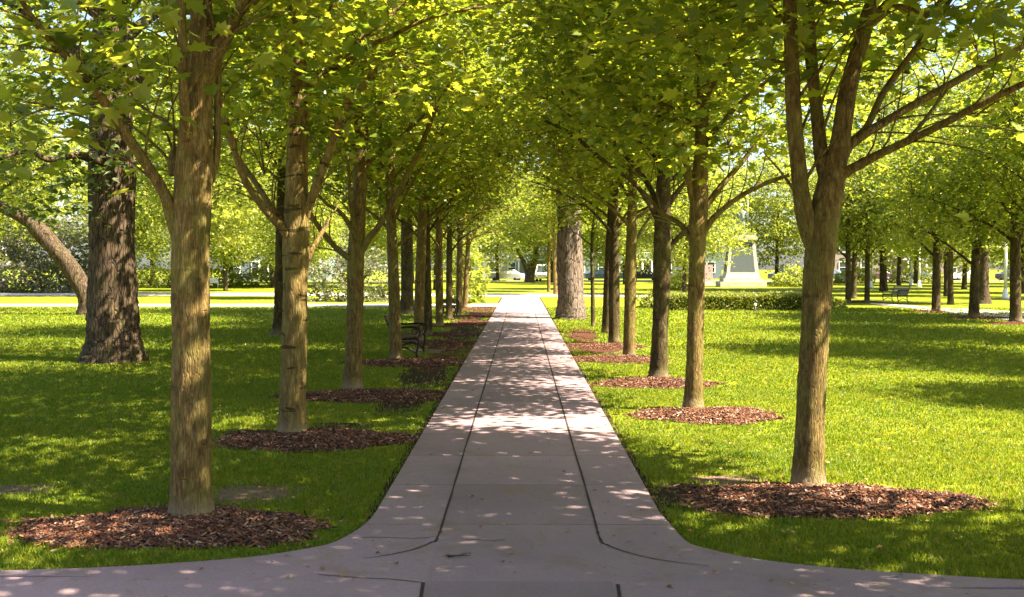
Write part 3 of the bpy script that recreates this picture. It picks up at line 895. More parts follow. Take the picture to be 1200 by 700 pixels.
for x, y, p, rz, sc, lab in bt:
    place(BT[p], used, (x, y, 0), rz, sc, lab, 'tree', G_B)
# trees on the right lawn outside the picture's edge, whose boughs and shade reach in
for x, y, p, rz, sc, lab in [(-25, 46, 0, 1.0, 1.15, 'broad tree off the left edge above the leaning trunk'),
                             (6.1, 5.4, 1, 0.4, 0.6, 'tree just off the right edge whose shade lies across the near right lawn'),
                             (26.0, 41.0, 1, 3.0, 0.8, 'broad tree off the right edge far beyond the young trees')]:
    place(BT[p], used, (x, y, 0), rz, sc, lab, 'tree', G_B)

# ------------------------------------------------------------------ setting: lawn, paths
def sheet(name, pts, z, mat, thick=0.0, kind='structure'):
    mb = MB()
    n = len(pts)
    top = [(p[0], p[1], z) for p in pts]
    if thick:
        bot = [(p[0], p[1], z - thick) for p in pts]
        mb.add(top + bot, [tuple(range(n))] + [((i + 1) % n, i, n + i, n + (i + 1) % n) for i in range(n)], 0, False)
    else:
        mb.add(top, [tuple(range(n))], 0, False)
    o = mb.build(name, mat)
    tag(o, kind=kind)
    return o


lawn = sheet('lawn', [(-320, -40), (320, -40), (320, 480), (-320, 480)], 0.0, M['ground'])

HW = 1.13
XC = -0.03
far_y = 70.0
left_edge = [ground(*p)[:2] for p in [(-260, 683), (-120, 679), (0, 675), (120, 671), (220, 665), (300, 658), (352, 650), (392, 641)]]
right_edge = [ground(*p)[:2] for p in [(806, 641), (838, 651), (880, 660), (940, 668), (1020, 675), (1110, 681), (1200, 686), (1330, 692), (1500, 700)]]
le = smooth_poly(np.array([(-30, left_edge[0][1] - 0.1)] + left_edge + [(XC - HW - 0.03, 8.35), (XC - HW, 8.8)]), 5)
re = smooth_poly(np.array([(XC + HW, 8.8), (XC + HW + 0.03, 8.4)] + right_edge + [(30, right_edge[-1][1] - 0.2)]), 5)
outline = [(-30, 1.0)] + [tuple(p) for p in le] + [(XC - HW, far_y), (XC + HW, far_y)] + [tuple(p) for p in re] + [(30, 1.0)]
PZ = 0.035
path = sheet('path', outline[::-1], PZ, M['concrete'], 0.06)
path.name = 'path'


def strip(name, pts, w, z, mat, parent=None, kind='structure'):
    mb = MB()
    P = np.array(pts, float)
    t = np.gradient(P, axis=0)
    t /= np.linalg.norm(t, axis=1)[:, None] + 1e-9
    nrm = np.stack([-t[:, 1], t[:, 0]], 1)
    w = np.broadcast_to(np.asarray(w, float), (len(P),))[:, None]
    A = np.hstack([P + nrm * w / 2, np.full((len(P), 1), z)])
    B = np.hstack([P - nrm * w / 2, np.full((len(P), 1), z)])
    mb.add(np.vstack([A, B]), [(i, len(P) + i, len(P) + i + 1, i + 1) for i in range(len(P) - 1)], 0, False)
    o = mb.build(name, mat, parent)
    tag(o, kind=kind)
    return o


rng = np.random.default_rng(3)


def wobble(P, a=0.004):
    P = np.array(P, float)
    return P + rng.normal(size=P.shape) * a


jl = smooth_poly(np.array([(-0.60, far_y), (-0.60, 30), (-0.60, 14), (-0.60, 9), tuple(ground(513, 636)[:2]), tuple(ground(505, 642)[:2]), tuple(ground(485, 650)[:2]), tuple(ground(455, 657)[:2]), tuple(ground(425, 661)[:2])]), 8)
jr = smooth_poly(np.array([(0.565, far_y), (0.565, 30), (0.565, 14), (0.565, 9), tuple(ground(703, 637)[:2]), tuple(ground(712, 645)[:2]), tuple(ground(740, 655)[:2]), tuple(ground(775, 663)[:2]), tuple(ground(830, 670)[:2])]), 8)
wl = np.full(len(jl), 0.019) * (1 + 0.18 * np.random.default_rng(8).normal(size=len(jl))); wl[-24:] *= np.linspace(0.9, 0.3, 24)
strip('path_joint', wobble(jl, 0.0015), wl, PZ + 0.004, M['joint'], path)
strip('path_joint', wobble(jr, 0.0015), wl, PZ + 0.004, M['joint'], path)
for a, b in (((496, 690), (490, 730)), ((724, 692), (730, 735))):
    strip('path_joint', np.linspace(ground(*a)[:2], ground(*b)[:2], 8), 0.022, PZ + 0.004, M['joint'], path)
# hairline cracks
for pts in ([(372, 680), (420, 684), (460, 686), (496, 690)], [(418, 636), (450, 636), (490, 637), (515, 634)], [(545, 638), (575, 639.5), (592, 639)]):
    strip('path_crack', smooth_poly(np.array([ground(*p)[:2] for p in pts]), 6), 0.009, PZ + 0.004, M['joint'], path)

# dark soil line where the turf has shrunk from the concrete
strip('soil_edge', wobble([(XC - HW - 0.03, y) for y in np.linspace(8.9, 68, 200)], 0.012), 0.12, 0.005, M['soil_dark'])
strip('soil_edge', wobble([(XC + HW + 0.03, y) for y in np.linspace(8.9, 68, 200)], 0.012), 0.10, 0.005, M['soil_dark'])
strip('soil_edge', wobble(le + np.array([0, 0.03]), 0.008), 0.09, 0.006, M['soil_dark'])
strip('soil_edge', wobble(re + np.array([0, 0.03]), 0.008), 0.09, 0.006, M['soil_dark'])

# paths that cross the park
sheet('cross_path', [(XC - HW - 0.01, 53.4), (XC - HW - 0.01, 57.0), (-20, 56.6), (-80, 56.0), (-80, 53.2), (-20, 53.4)], 0.02, M['pale_concrete'])
sheet('cross_path', [(12, far_y + 0.01), (13, 76.0), (-14, 79), (-90, 82), (-90, 73), (-14, 72), (-4, far_y + 0.01)], 0.024, M['pale_concrete'])
rp = [(1020, 355.5), (1060, 358), (1095, 361), (1140, 362.5), (1180, 365), (1210, 367), (1290, 373), (1290, 386), (1210, 379), (1180, 376), (1140, 371), (1095, 366), (1060, 360.5), (1020, 357)]
sheet('side_path', [ground(*p)[:2] for p in rp], 0.022, M['pale_concrete'])
sheet('street', [(-200, 139), (200, 139), (200, 149), (-200, 149)], 0.012, M['asphalt'])
kerb = MB(); kerb.box((0, 138.9, 0.06), (400, 0.25, 0.14)); tag(kerb.build('kerb', M['pale_concrete']), kind='structure')

# ------------------------------------------------------------------ mulch beds
beds = []          # (x, y, a, b)
G_M = 'mulch beds under the trees'


def mulch_bed(cx, cy, a, b, label, chips, seed, h=0.055):
    rg = np.random.default_rng(seed)
    mb = MB()
    na, nr = 56, 9
    ph = rg.uniform(0, 6, 4)
    ang = np.arange(na) * 2 * PI / na
    edge = 1 + 0.08 * np.sin(3 * ang + ph[0]) + 0.06 * np.sin(5 * ang + ph[1]) + 0.05 * np.sin(9 * ang + ph[2]) + rg.normal(size=na) * 0.035
    V = [(0, 0, h)]
    for k in range(1, nr + 1):
        f = k / nr
        for j in range(na):
            zz = h * (1 - f ** 2.2) + (rg.normal() * 0.008 if k < nr else -0.01)
            V.append((math.cos(ang[j]) * a * edge[j] * f, math.sin(ang[j]) * b * edge[j] * f, zz))
    F = [(0, 1 + j, 1 + (j + 1) % na) for j in range(na)]
    for k in range(nr - 1):
        for j in range(na):
            p, q = 1 + k * na + j, 1 + k * na + (j + 1) % na
            F.append((p, p + na, q + na, q))
    mb.add(V, F, 0, True)
    # loose chips of bark
    n = chips
    th = rg.uniform(0, 2 * PI, n)
    rr = np.sqrt(rg.uniform(0, 1.0, n)) + np.where(rg.uniform(size=n) < 0.16, np.abs(rg.normal(size=n)) * 0.09, 0)
    e = np.interp(th, np.append(ang, 2 * PI), np.append(edge, edge[0]))
    p = np.stack([np.cos(th) * a * e * rr, np.sin(th) * b * e * rr, h * (1 - np.minimum(rr, 1) ** 2.2) + rg.uniform(0.002, 0.022, n)], 1)
    L = 0.011 + 0.034 * rg.uniform(0, 1, n) ** 2; W = rg.uniform(0.004, 0.012, n)
    yaw = rg.uniform(0, 2 * PI, n); pit = rg.normal(size=n) * 0.35
    ux = np.stack([np.cos(yaw) * np.cos(pit), np.sin(yaw) * np.cos(pit), np.sin(pit)], 1)
    uy = np.stack([-np.sin(yaw), np.cos(yaw), rg.normal(size=n) * 0.35], 1)
    uz = np.cross(ux, uy)
    T = np.array([(-1, -0.8, 0), (1, -1, 0), (0.8, 1, 0), (-1, 0.7, 0), (-0.9, -0.7, 0.7), (0.9, -0.8, 0.8), (0.8, 0.8, 0.7), (-0.8, 0.6, 0.6)])
    VV = p[:, None, :] + T[None, :, 0, None] * (ux * L[:, None])[:, None, :] + T[None, :, 1, None] * (uy * W[:, None])[:, None, :] + T[None, :, 2, None] * (uz * W[:, None])[:, None, :]
    mb.add_many(VV, [(4, 5, 6, 7), (0, 1, 5, 4), (1, 2, 6, 5), (2, 3, 7, 6), (3, 0, 4, 7)], 1, False)
    o = mb.build('mulch_bed', [M['mulch'], M['chips']], loc=(cx, cy, 0.0))
    tag(o, label, 'mulch bed', G_M)
    beds.append((cx, cy, a, b))


def bed_px(px, py, a, b, label, chips, seed):
    q = ground(px, py)
    mulch_bed(q[0], q[1], a, b, label, chips, seed)


bed_px(200, 620, 1.15, 0.66, 'wide reddish mulch bed under the nearest left trunk', 7200, 1)
bed_px(962, 588, 1.25, 0.68, 'wide reddish mulch bed under the nearest right tree', 7200, 2)
bed_px(366, 517, 1.12, 0.78, 'reddish mulch bed round the second left trunk, reaching the path', 5200, 3)
bed_px(828, 488, 0.98, 0.80, 'round mulch bed under the second right trunk', 4000, 4)
bed_px(432, 465, 1.30, 0.85, 'dark mulch bed round the third left trunk', 3600, 5)
bed_px(768, 450, 1.05, 0.85, 'dark mulch bed round the third right trunk', 2800, 6)
bed_px(478, 426, 1.25, 0.95, 'dark mulch bed in front of the nearer black bench', 2600, 7)
bed_px(510, 403, 1.15, 0.9, 'dark mulch strip right of the nearer black bench', 1800, 8)
bed_px(520, 393, 1.1, 0.9, 'second dark mulch strip behind the nearer bench', 1400, 9)
bed_px(535, 382, 1.15, 1.2, 'red brown mulch bed between the two black benches', 1400, 10)
bed_px(548, 372, 1.1, 1.1, 'brown mulch bed beside the farther black bench', 1000, 11)
bed_px(552, 363, 1.3, 1.6, 'farthest mulch bed of the left row', 800, 12)
bed_px(722, 422, 1.15, 0.9, 'mulch bed round the fourth right trunk', 1800, 13)
bed_px(705, 407, 1.15, 1.0, 'mulch bed round the fifth and sixth right trunks', 1400, 14)
bed_px(1091, 366, 0.9, 0.9, 'small mulch ring under the left one of the far right three trees', 400, 15)
bed_px(1150, 373, 1.5, 1.0, 'small mulch patch under the middle one of the far right three trees', 400, 16)
bed_px(1196, 380, 1.3, 1.0, 'small mulch patch at the right edge under a young tree', 400, 17)
bed_px(1003, 354, 1.4, 1.6, 'pale mulch patch under the pair of slim far trunks', 300, 18)

# bare, trodden soil showing through the turf
bare = []


def soil_patch(px, py, a, b, seed, mat='soil'):
    q = ground(px, py)
    rg = np.random.default_rng(seed)
    ang = np.arange(40) * 2 * PI / 40
    e = 1 + 0.2 * np.sin(2 * ang + rg.uniform(0, 6)) + 0.12 * np.sin(5 * ang + rg.uniform(0, 6)) + rg.normal(size=40) * 0.06
    sheet('bare_soil', [(q[0] + math.cos(t_) * a * k, q[1] + math.sin(t_) * b * k) for t_, k in zip(ang, e)], 0.003 + 0.0004 * len(bare), M[mat])
    bare.append((q[0], q[1], a, b))


for i, (px, py, a, b, mt) in enumerate([(292, 580, 0.52, 0.42, 'soil'), (848, 563, 0.42, 0.22, 'soil'), (15, 575, 0.3, 0.3, 'soil'), (400, 500, 0.35, 0.4, 'soil_dark'),
                                        (470, 475, 0.4, 0.9, 'soil_dark'), (508, 412, 0.8, 0.9, 'soil'), (500, 435, 0.5, 0.8, 'soil_dark'), (710, 412, 0.5, 0.9, 'soil'), (685, 395, 0.5, 1.4, 'soil_dark'),
                                        (540, 388, 0.5, 1.2, 'soil'), (790, 580, 0.2, 0.5, 'soil_dark')]):
    soil_patch(px, py, a, b, 100 + i, mt)

for i, (x, y, a, b) in enumerate([(-1.72, 19.7, 0.55, 1.7), (-1.7, 23.2, 0.6, 2.2), (-1.75, 28, 0.65, 2.8), (-1.7, 33, 0.6, 3.0), (-1.75, 38.5, 0.65, 3.2), (-1.8, 45, 0.7, 3.6), (-1.8, 51, 0.7, 2.4), (1.7, 27, 0.5, 2.4), (1.75, 32, 0.5, 2.6)]):
    soil_patch(611 + x * FPX / y, 311 + 2.0 * FPX / y, a, b, 200 + i, 'mulch' if i % 3 else 'soil_dark')

# ------------------------------------------------------------------ grass
def in_poly(x, y, poly):
    P = np.array(poly)
    ins = np.zeros(len(x), bool)
    j = len(P) - 1
    for i in range(len(P)):
        xi, yi = P[i]; xj, yj = P[j]
        c = ((yi > y) != (yj > y)) & (x < (xj - xi) * (y - yi) / (yj - yi + 1e-12) + xi)
        ins ^= c
        j = i
    return ins


def vnoise(x, y, s, seed):
    rg = np.random.default_rng(seed)
    T = rg.uniform(size=(64, 64))
    u, v = x / s, y / s
    i, j = np.floor(u).astype(int), np.floor(v).astype(int)
    fu, fv = u - i, v - j
    fu = fu * fu * (3 - 2 * fu); fv = fv * fv * (3 - 2 * fv)
    a = T[i % 64, j % 64]; b = T[(i + 1) % 64, j % 64]; c = T[i % 64, (j + 1) % 64]; d = T[(i + 1) % 64, (j + 1) % 64]
    return (a * (1 - fu) + b * fu) * (1 - fv) + (c * (1 - fu) + d * fu) * fv


gb = MB()
rg = np.random.default_rng(77)
for (y0, y1, dens, hgt, wid) in [(6.3, 9.5, 4600, 0.036, 0.0036), (9.5, 13, 3000, 0.036, 0.0046), (13, 18, 1600, 0.036, 0.006), (18, 26, 700, 0.04, 0.009), (26, 38, 200, 0.055, 0.016), (38, 52, 60, 0.06, 0.026)]:
    xm = 0.50 * y1 + 1.2
    n = int(dens * (y1 - y0) * 2 * xm)
    x = rg.uniform(-xm, xm, n)
    y = rg.uniform(y0, y1, n)
    keep = (np.abs(x) < 0.49 * y + 1.2)
    keep &= ~in_poly(x, y, [(p[0], p[1]) for p in outline])
    keep &= ~((x < XC - HW) & (y > 53.1))
    dn = np.ones(n)
    for cx, cy, a, b in beds:
        q = np.hypot((x - cx) / a, (y - cy) / b)
        dn *= np.clip((q - 0.96 + 0.13 * rg.normal(size=n)) * 4, 0.0, 1)
    for cx, cy, a, b in bare:
        q = np.hypot((x - cx) / a, (y - cy) / b)
        dn *= np.clip((q - 0.45) * 1.2, 0.07, 1)
    edge = np.minimum(np.abs(x - (XC - HW)), np.abs(x - (XC + HW)))
    dn *= np.where(y > 8.5, np.clip(0.12 + edge * 6, 0, 1), 1)
    cl = vnoise(x, y, 0.11, 5) * 0.6 + vnoise(x, y, 0.45, 6) * 0.4
    dn *= np.clip(cl * 2.2, 0.25, 1)
    keep &= rg.uniform(size=n) < dn
    x, y, cl = x[keep], y[keep], cl[keep]
    n = len(x)
    hh = hgt * rg.uniform(0.5, 1.25, n) * (0.65 + 0.75 * cl)
    ww = wid * rg.uniform(0.7, 1.3, n)
    yaw = rg.uniform(0, 2 * PI, n)
    lean = rg.uniform(0.15, 0.9, n) * hh
    ld = rg.uniform(0, 2 * PI, n)
    V = np.zeros((n, 5, 3))
    cx, sx = np.cos(yaw) * ww, np.sin(yaw) * ww
    lx, ly = np.cos(ld) * lean, np.sin(ld) * lean
    V[:, 0] = np.stack([x - cx, y - sx, np.zeros(n)], 1)
    V[:, 1] = np.stack([x + cx, y + sx, np.zeros(n)], 1)
    V[:, 2] = np.stack([x + cx * 0.8 + lx * 0.35, y + sx * 0.8 + ly * 0.35, hh * 0.6], 1)
    V[:, 3] = np.stack([x - cx * 0.8 + lx * 0.35, y - sx * 0.8 + ly * 0.35, hh * 0.6], 1)
    V[:, 4] = np.stack([x + lx, y + ly, hh], 1)
    gb.add_many(V, [(0, 1, 2, 3), (3, 2, 4)], 0, False)
tag(gb.build('grass', M['grass']), 'short mown grass covering the lawn on both sides', 'grass', kind='stuff')

# fallen leaves and twigs on path, beds and lawn
lm = MB()
n = 1700
y = 6.7 * np.exp(rg.uniform(0, 1.9, n))
x = rg.normal(size=n) * 1.7 + np.where(rg.uniform(size=n) < 0.5, -1.3, 1.3)
onp = in_poly(x, y, [(p[0], p[1]) for p in outline])
sel = ~onp | (rg.uniform(size=n) < 0.30)
x, y, onp = x[sel], y[sel], onp[sel]
z = np.where(onp, PZ + 0.012, 0.05)
pos = np.stack([x, y, z], 1)
leaf_cloud(lm, pos, rg.normal(size=(len(x), 3)), 0.042, rg, SIMPLE, 0.18)
tag(lm.build('leaf_litter', M['litter']), 'small dry brown leaves scattered over path and lawn', 'litter', kind='stuff')
tw = MB()
p0 = ground(525, 652, PZ + 0.008); p1 = ground(551, 651, PZ + 0.014)
tw.tube(bez(p0, (p0 + p1) / 2 + np.array([0, 0.02, 0]), p1, 6), np.linspace(0.007, 0.003, 6), 6)
tw.tube(bez((p0 + p1) / 2, (p0 + p1) / 2 + np.array([0.03, 0.05, 0.01]), (p0 + p1) / 2 + np.array([0.08, 0.07, 0.0]), 5), np.linspace(0.005, 0.002, 5), 5)
leaf_cloud(tw, np.array([p0, p0 + np.array([0.03, 0.01, 0.005])]), np.array([[-1.0, 0, 0], [-0.5, 0.5, 0]]), 0.06, rg, SIMPLE, 0.2)
tag(tw.build('twig', M['wood']), 'small broken twig lying on the concrete in front', 'twig')

# ------------------------------------------------------------------ shrubs and hedges
def shrub_mesh(rx, ry, h, n, leaf, seed, tpl=SIMPLE, lump=0.15, cols=None):
    rg = np.random.default_rng(seed)
    d = rg.normal(size=(n, 3))
    d[:, 2] = np.abs(d[:, 2]) * 0.9 - 0.1
    d /= np.linalg.norm(d, axis=1)[:, None]
    k = 1 + lump * np.sin(d[:, 0] * 6 + seed) * np.cos(d[:, 1] * 5) + lump * 0.7 * np.sin(d[:, 2] * 9 + d[:, 0] * 4)
    r = rg.uniform(0.55, 1.0, n) ** 0.35 * k
    p = d * r[:, None] * np.array([rx, ry, h])
    p[:, 2] = np.maximum(p[:, 2], 0.05)
    mb = MB()
    leaf_cloud(mb, p, d, leaf, rg, tpl, 0.9)
    st = MB()
    for i in range(9):
        a = rg.uniform(0, 2 * PI)
        e = np.array([math.cos(a) * rx * 0.6, math.sin(a) * ry * 0.6, h * rg.uniform(0.6, 0.9)])
        st.tube(bez(np.array([0, 0, -0.03]), e * np.array([0.3, 0.3, 0.5]), e, 6), np.linspace(0.05 * min(1, h), 0.01, 6), 6)
    return mb, st


def shrub(name, loc, rx, ry, h, n, leaf, seed, mat, label, lump=0.15, cat='shrub'):
    root = empty(name, loc)
    mb, st = shrub_mesh(rx, ry, h, n, leaf, seed, lump=lump)
    mb.build('foliage', mat, root)
    st.build('stem', M['bark_dark'], root)
    tag(root, label, cat)
    return root


def gx(px, py):
    q = ground(px, py)
    return (q[0], q[1], 0)


shrub('flowering_bush', (-35.5, 82, 0), 5.8, 3.4, 5.4, 13000, 0.30, 3, M['leaf_grey'], 'big grey green bush with mauve blossom at the left edge', 0.22, 'bush')
shrub('round_shrub', (-33.0, 99, 0), 2.4, 1.8, 2.0, 2600, 0.2, 4, M['leaf_far'], 'round clipped bright shrub right of the massive dark trunk', 0.04)
shrub('round_shrub', (-27.6, 100, 0), 2.6, 1.8, 1.7, 2600, 0.2, 5, M['leaf_far'], 'low bright shrub right of the nearest left trunk', 0.06)
shrub('grey_shrub', (-30.0, 99, 0), 1.4, 1.2, 1.3, 1600, 0.2, 6, M['leaf_grey'], 'small grey leaved shrub just left of the nearest left trunk', 0.2)
shrub('round_shrub', (-23.0, 102, 0), 3.0, 1.8, 1.9, 2600, 0.22, 7, M['leaf_far'], 'shrub bank left of the second left trunk', 0.2)
shrub('flowering_bush', (-9.4, 62, 0), 2.4, 1.6, 2.9, 3600, 0.2, 8, M['leaf_grey'], 'loose bush with pale flowers between second and third left trunks', 0.3, 'bush')
shrub('weeping_bush', (-2.9, 57.8, 0), 1.0, 1.0, 3.2, 2600, 0.2, 9, M['leaf_far'], 'tall loose bush at the left of the path end', 0.25, 'bush')
shrub('round_shrub', (26.0, 104, 0), 2.7, 1.8, 1.9, 3000, 0.22, 10, M['leaf_far'], 'rounded sunlit shrub right of the monument', 0.12)
shrub('round_shrub', (13.2, 92, 0), 1.9, 1.5, 1.2, 2000, 0.2, 11, M['leaf_far'], 'rounded sunlit shrub left of the monument behind the hedge', 0.12)
shrub('loose_shrub', gx(766, 361), 0.75, 0.6, 0.75, 900, 0.12, 12, M['leaf_hedge'], 'loose dark shrub at the left end of the hedge', 0.25)
shrub('loose_shrub', gx(973, 361), 0.7, 0.6, 0.45, 700, 0.12, 13, M['leaf_hedge'], 'low shrub at the right end of the hedge', 0.25)
shrub('round_shrub', (45.5, 128, 0), 3.0, 2.0, 2.0, 2200, 0.25, 14, M['leaf_hedge'], 'green shrub in front of the pink house', 0.15)
shrub('round_shrub', (36.5, 122, 0), 2.2, 1.6, 1.8, 2000, 0.25, 15, M['leaf_far'], 'bright shrub above the grey bench, by the street', 0.12)

# clipped hedge
hx0, hx1 = ground(784, 364)[0], ground(958, 364)[0]
hy0 = ground(860, 364)[1]
hd, hh_ = 4.6, 0.66
hb = MB()
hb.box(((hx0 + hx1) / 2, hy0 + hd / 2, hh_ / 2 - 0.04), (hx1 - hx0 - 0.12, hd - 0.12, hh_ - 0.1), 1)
n = 26000
face = rg.uniform(size=n)
px_ = rg.uniform(hx0, hx1, n); py_ = rg.uniform(hy0, hy0 + hd, n); pz_ = rg.uniform(0.0, hh_, n)
lump = 0.03 * np.sin(px_ * 2.1) + 0.02 * np.sin(px_ * 5.3 + 1)
front = face < 0.32
top = face > 0.45
side = ~front & ~top
py_[front] = hy0 + rg.normal(size=front.sum()) * 0.04
pz_[top] = hh_ + lump[top] + rg.normal(size=top.sum()) * 0.025
px_[side] = np.where(rg.uniform(size=side.sum()) < 0.5, hx0, hx1) + rg.normal(size=side.sum()) * 0.04
leaf_cloud(hb, np.stack([px_, py_, pz_], 1), rg.normal(size=(n, 3)), 0.085, rg, SIMPLE, 0.9)
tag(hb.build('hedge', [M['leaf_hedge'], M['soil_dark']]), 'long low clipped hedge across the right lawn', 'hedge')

# small marker post before the hedge
mp = empty('marker_post', gx(885, 366))
b = MB(); b.tube([(0, 0, -0.02), (0, 0, 0.26)], 0.035, 12); b.build('post', M['granite'], mp)
b = MB(); b.tube([(0, 0, 0.26), (0, 0, 0.30), (0, 0, 0.36), (0, 0, 0.39)], [0.05, 0.06, 0.05, 0.015], 12); b.build('cap', M['white'], mp)
b = MB(); b.box((0, 0, 0.02), (0.16, 0.16, 0.05)); b.build('base', M['granite'], mp)
tag(mp, 'small grey post with a pale cap on the lawn before the hedge', 'post')

# ------------------------------------------------------------------ benches
def bench(name, loc, rz, wood, iron, label, group=None):
    root = empty(name, loc, rz)
    L = 1.7
    # local: sits along x, faces -y
    b = MB()
    for k in range(6):
        b.box((0, -0.25 + k * 0.095, 0.44 + 0.012 * abs(k - 2.5)), (L, 0.075, 0.03))
    b.build('seat', wood, root)
    b = MB()
    for k in range(5):
        z = 0.52 + k * 0.088
        b.box((0, 0.27 + k * 0.032, z), (L, 0.028, 0.072))
    b.build('backrest', wood, root)
    for sx in (-1, 1):
        x = sx * (L / 2 - 0.06)
        f = MB()
        f.tube(smooth_poly([(x, -0.30, 0), (x, -0.26, 0.12), (x, -0.30, 0.3), (x, -0.27, 0.425), (x, 0.0, 0.42), (x, 0.24, 0.425)], 4), 0.024, 8)
        f.tube(smooth_poly([(x, 0.34, 0), (x, 0.26, 0.14), (x, 0.24, 0.40), (x, 0.31, 0.62), (x, 0.42, 0.92)], 4), 0.024, 8)
        f.tube(smooth_poly([(x, -0.26, 0.13), (x, 0.0, 0.24), (x, 0.26, 0.15)], 5), 0.017, 8)
        fr = f.build('end_frame', iron, root)
        a = MB()
        c = [(x, -0.27, 0.43), (x, -0.34, 0.55), (x, -0.30, 0.65), (x, -0.12, 0.68), (x, 0.12, 0.66), (x, 0.33, 0.68)]
        a.tube(smooth_poly(c, 5), 0.022, 8)
        th = np.linspace(0, 2 * PI, 16)
        a.tube([(x, -0.22 + 0.06 * math.cos(t_), 0.58 + 0.06 * math.sin(t_)) for t_ in th], 0.013, 6)
        a.build('armrest', iron, fr)
    tag(root, label, 'bench', group)
    return root


q = ground(481, 417)
bench('park_bench', (q[0] - 0.05, q[1], 0), R(90), M['wood'], M['iron'], 'black iron and timber bench facing the path, nearer of the left two')
q = ground(535, 373)
bench('park_bench', (q[0] - 0.3, q[1], 0), R(90), M['wood'], M['iron'], 'dark bench between far left trunks, farther of the left two')
q = ground(1049, 355)
bench('park_bench', (q[0], q[1], 0), R(-80), M['wood_grey'], M['iron'], 'grey slatted bench alone on the sunny right lawn')
q = ground(249, 325)
bench('park_bench', (-27.3, 96.5, 0), R(20), M['white'], M['white'], 'white bench on the far left lawn before the low shrub')

# ------------------------------------------------------------------ monument
mon = empty('monument', (at(868, 330, 104)[0], 104, 0), R(-4))
b = MB()
b.box((0, 0, 0.22), (4.2, 4.2, 0.5)); b.box((0, 0, 0.62), (3.55, 3.55, 0.36)); b.box((0, 0, 0.98), (3.15, 3.15, 0.36), taper=0.96)
b.build('stepped_base', M['stone'], mon)
b = MB()
b.box((0, 0, 2.75), (2.95, 2.95, 3.2), taper=0.76)
ped = b.build('pedestal', M['stone'], mon)
for k in range(4):
    b = MB()
    h0, h1 = 1.4, 4.1
    o0, o1 = 1.475 - (h0 - 1.15) / 3.2 * 0.354 + 0.02, 1.475 - (h1 - 1.15) / 3.2 * 0.354 + 0.02
    w0, w1 = 1.12, 0.88
    P = np.array([(-w0, -o0, h0), (w0, -o0, h0), (w1, -o1, h1), (-w1, -o1, h1)])
    Q = P + np.array([0, 0.05, 0])
    a = k * PI / 2
    ca, sa = math.cos(a), math.sin(a)
    V = np.vstack([P, Q]) @ np.array([[ca, sa, 0], [-sa, ca, 0], [0, 0, 1]])
    b.add(V, [(0, 1, 2, 3), (1, 0, 4, 5), (2, 1, 5, 6), (3, 2, 6, 7), (0, 3, 7, 4)], 0, False)
    b.build('panel', M['granite'], ped)
b = MB(); b.box((0, 0, 4.48), (2.7, 2.7, 0.26)); b.box((0, 0, 4.70), (2.3, 2.3, 0.2)); b.build('cornice', M['stone'], mon)


def skin_figure(name, verts, edges, radii, mat, parent):
    me = bpy.data.meshes.new(name)
    me.from_pydata(verts, edges, [])
    o = bpy.data.objects.new(name, me)
    C.objects.link(o)
    o.parent = parent
    md = o.modifiers.new('skin', 'SKIN')
    me.skin_vertices.new() if not me.skin_vertices else None
    for i, r in enumerate(radii):
        sv = me.skin_vertices[0].data[i]
        sv.radius = (r, r)
        sv.use_root = (i == 0)
    sb = o.modifiers.new('sub', 'SUBSURF'); sb.levels = 1; sb.render_levels = 2
    me.materials.append(mat)
    return o


Z = 4.8
k = 1.5
fv = [(0, 0, 0.95), (0, 0, 1.2), (0, 0, 1.45), (0, -0.02, 1.56), (0, -0.04, 1.68), (0, -0.03, 1.80),
      (0.12, 0, 0.88), (0.15, -0.05, 0.48), (0.16, 0.0, 0.06), (0.17, -0.16, 0.03),
      (-0.12, 0, 0.88), (-0.16, 0.02, 0.48), (-0.17, 0.05, 0.06), (-0.2, -0.1, 0.03),
      (0.24, 0, 1.42), (0.36, -0.08, 1.16), (0.38, -0.24, 1.34), (-0.24, 0, 1.42), (-0.32, 0.04, 1.14), (-0.22, -0.14, 0.98)]
fe = [(0, 1), (1, 2), (2, 3), (3, 4), (4, 5), (0, 6), (6, 7), (7, 8), (8, 9), (0, 10), (10, 11), (11, 12), (12, 13), (2, 14), (14, 15), (15, 16), (2, 17), (17, 18), (18, 19)]
fr_ = [0.19, 0.18, 0.19, 0.07, 0.115, 0.10, 0.12, 0.085, 0.06, 0.05, 0.12, 0.085, 0.06, 0.05, 0.08, 0.06, 0.05, 0.08, 0.06, 0.05]
st = skin_figure('statue', [(x * k, y * k, z * k + Z) for x, y, z in fv], fe, [r * k for r in fr_], M['bronze'], mon)
b = MB(); b.tube([(0.38 * k, -0.28 * k, Z), (0.38 * k, -0.24 * k, Z + 2.2 * k)], 0.035, 8); b.build('staff', M['bronze'], st)
b = MB(); b.tube([(0, -0.03 * k, Z + 1.82 * k), (0, -0.03 * k, Z + 1.84 * k), (0, -0.03 * k, Z + 1.86 * k), (0, -0.03 * k, Z + 1.96 * k)], [0.26, 0.25, 0.16, 0.13], 16); b.build('hat', M['bronze'], st)
tag(mon, 'pale stone monument with grey panels and a statue on top', 'monument')

# pink stone marker and wheel-like urn left of the monument
mk = empty('stone_marker', (18.1, 109, 0))
b = MB(); b.box((0, 0, 0.12), (1.9, 0.9, 0.28)); b.build('plinth', M['stone'], mk)
b = MB(); b.box((0, 0, 1.15), (1.35, 0.5, 1.8), taper=0.92); b.build('slab', M['pinkstone'], mk)
tag(mk, 'pinkish stone slab marker left of the monument', 'marker')

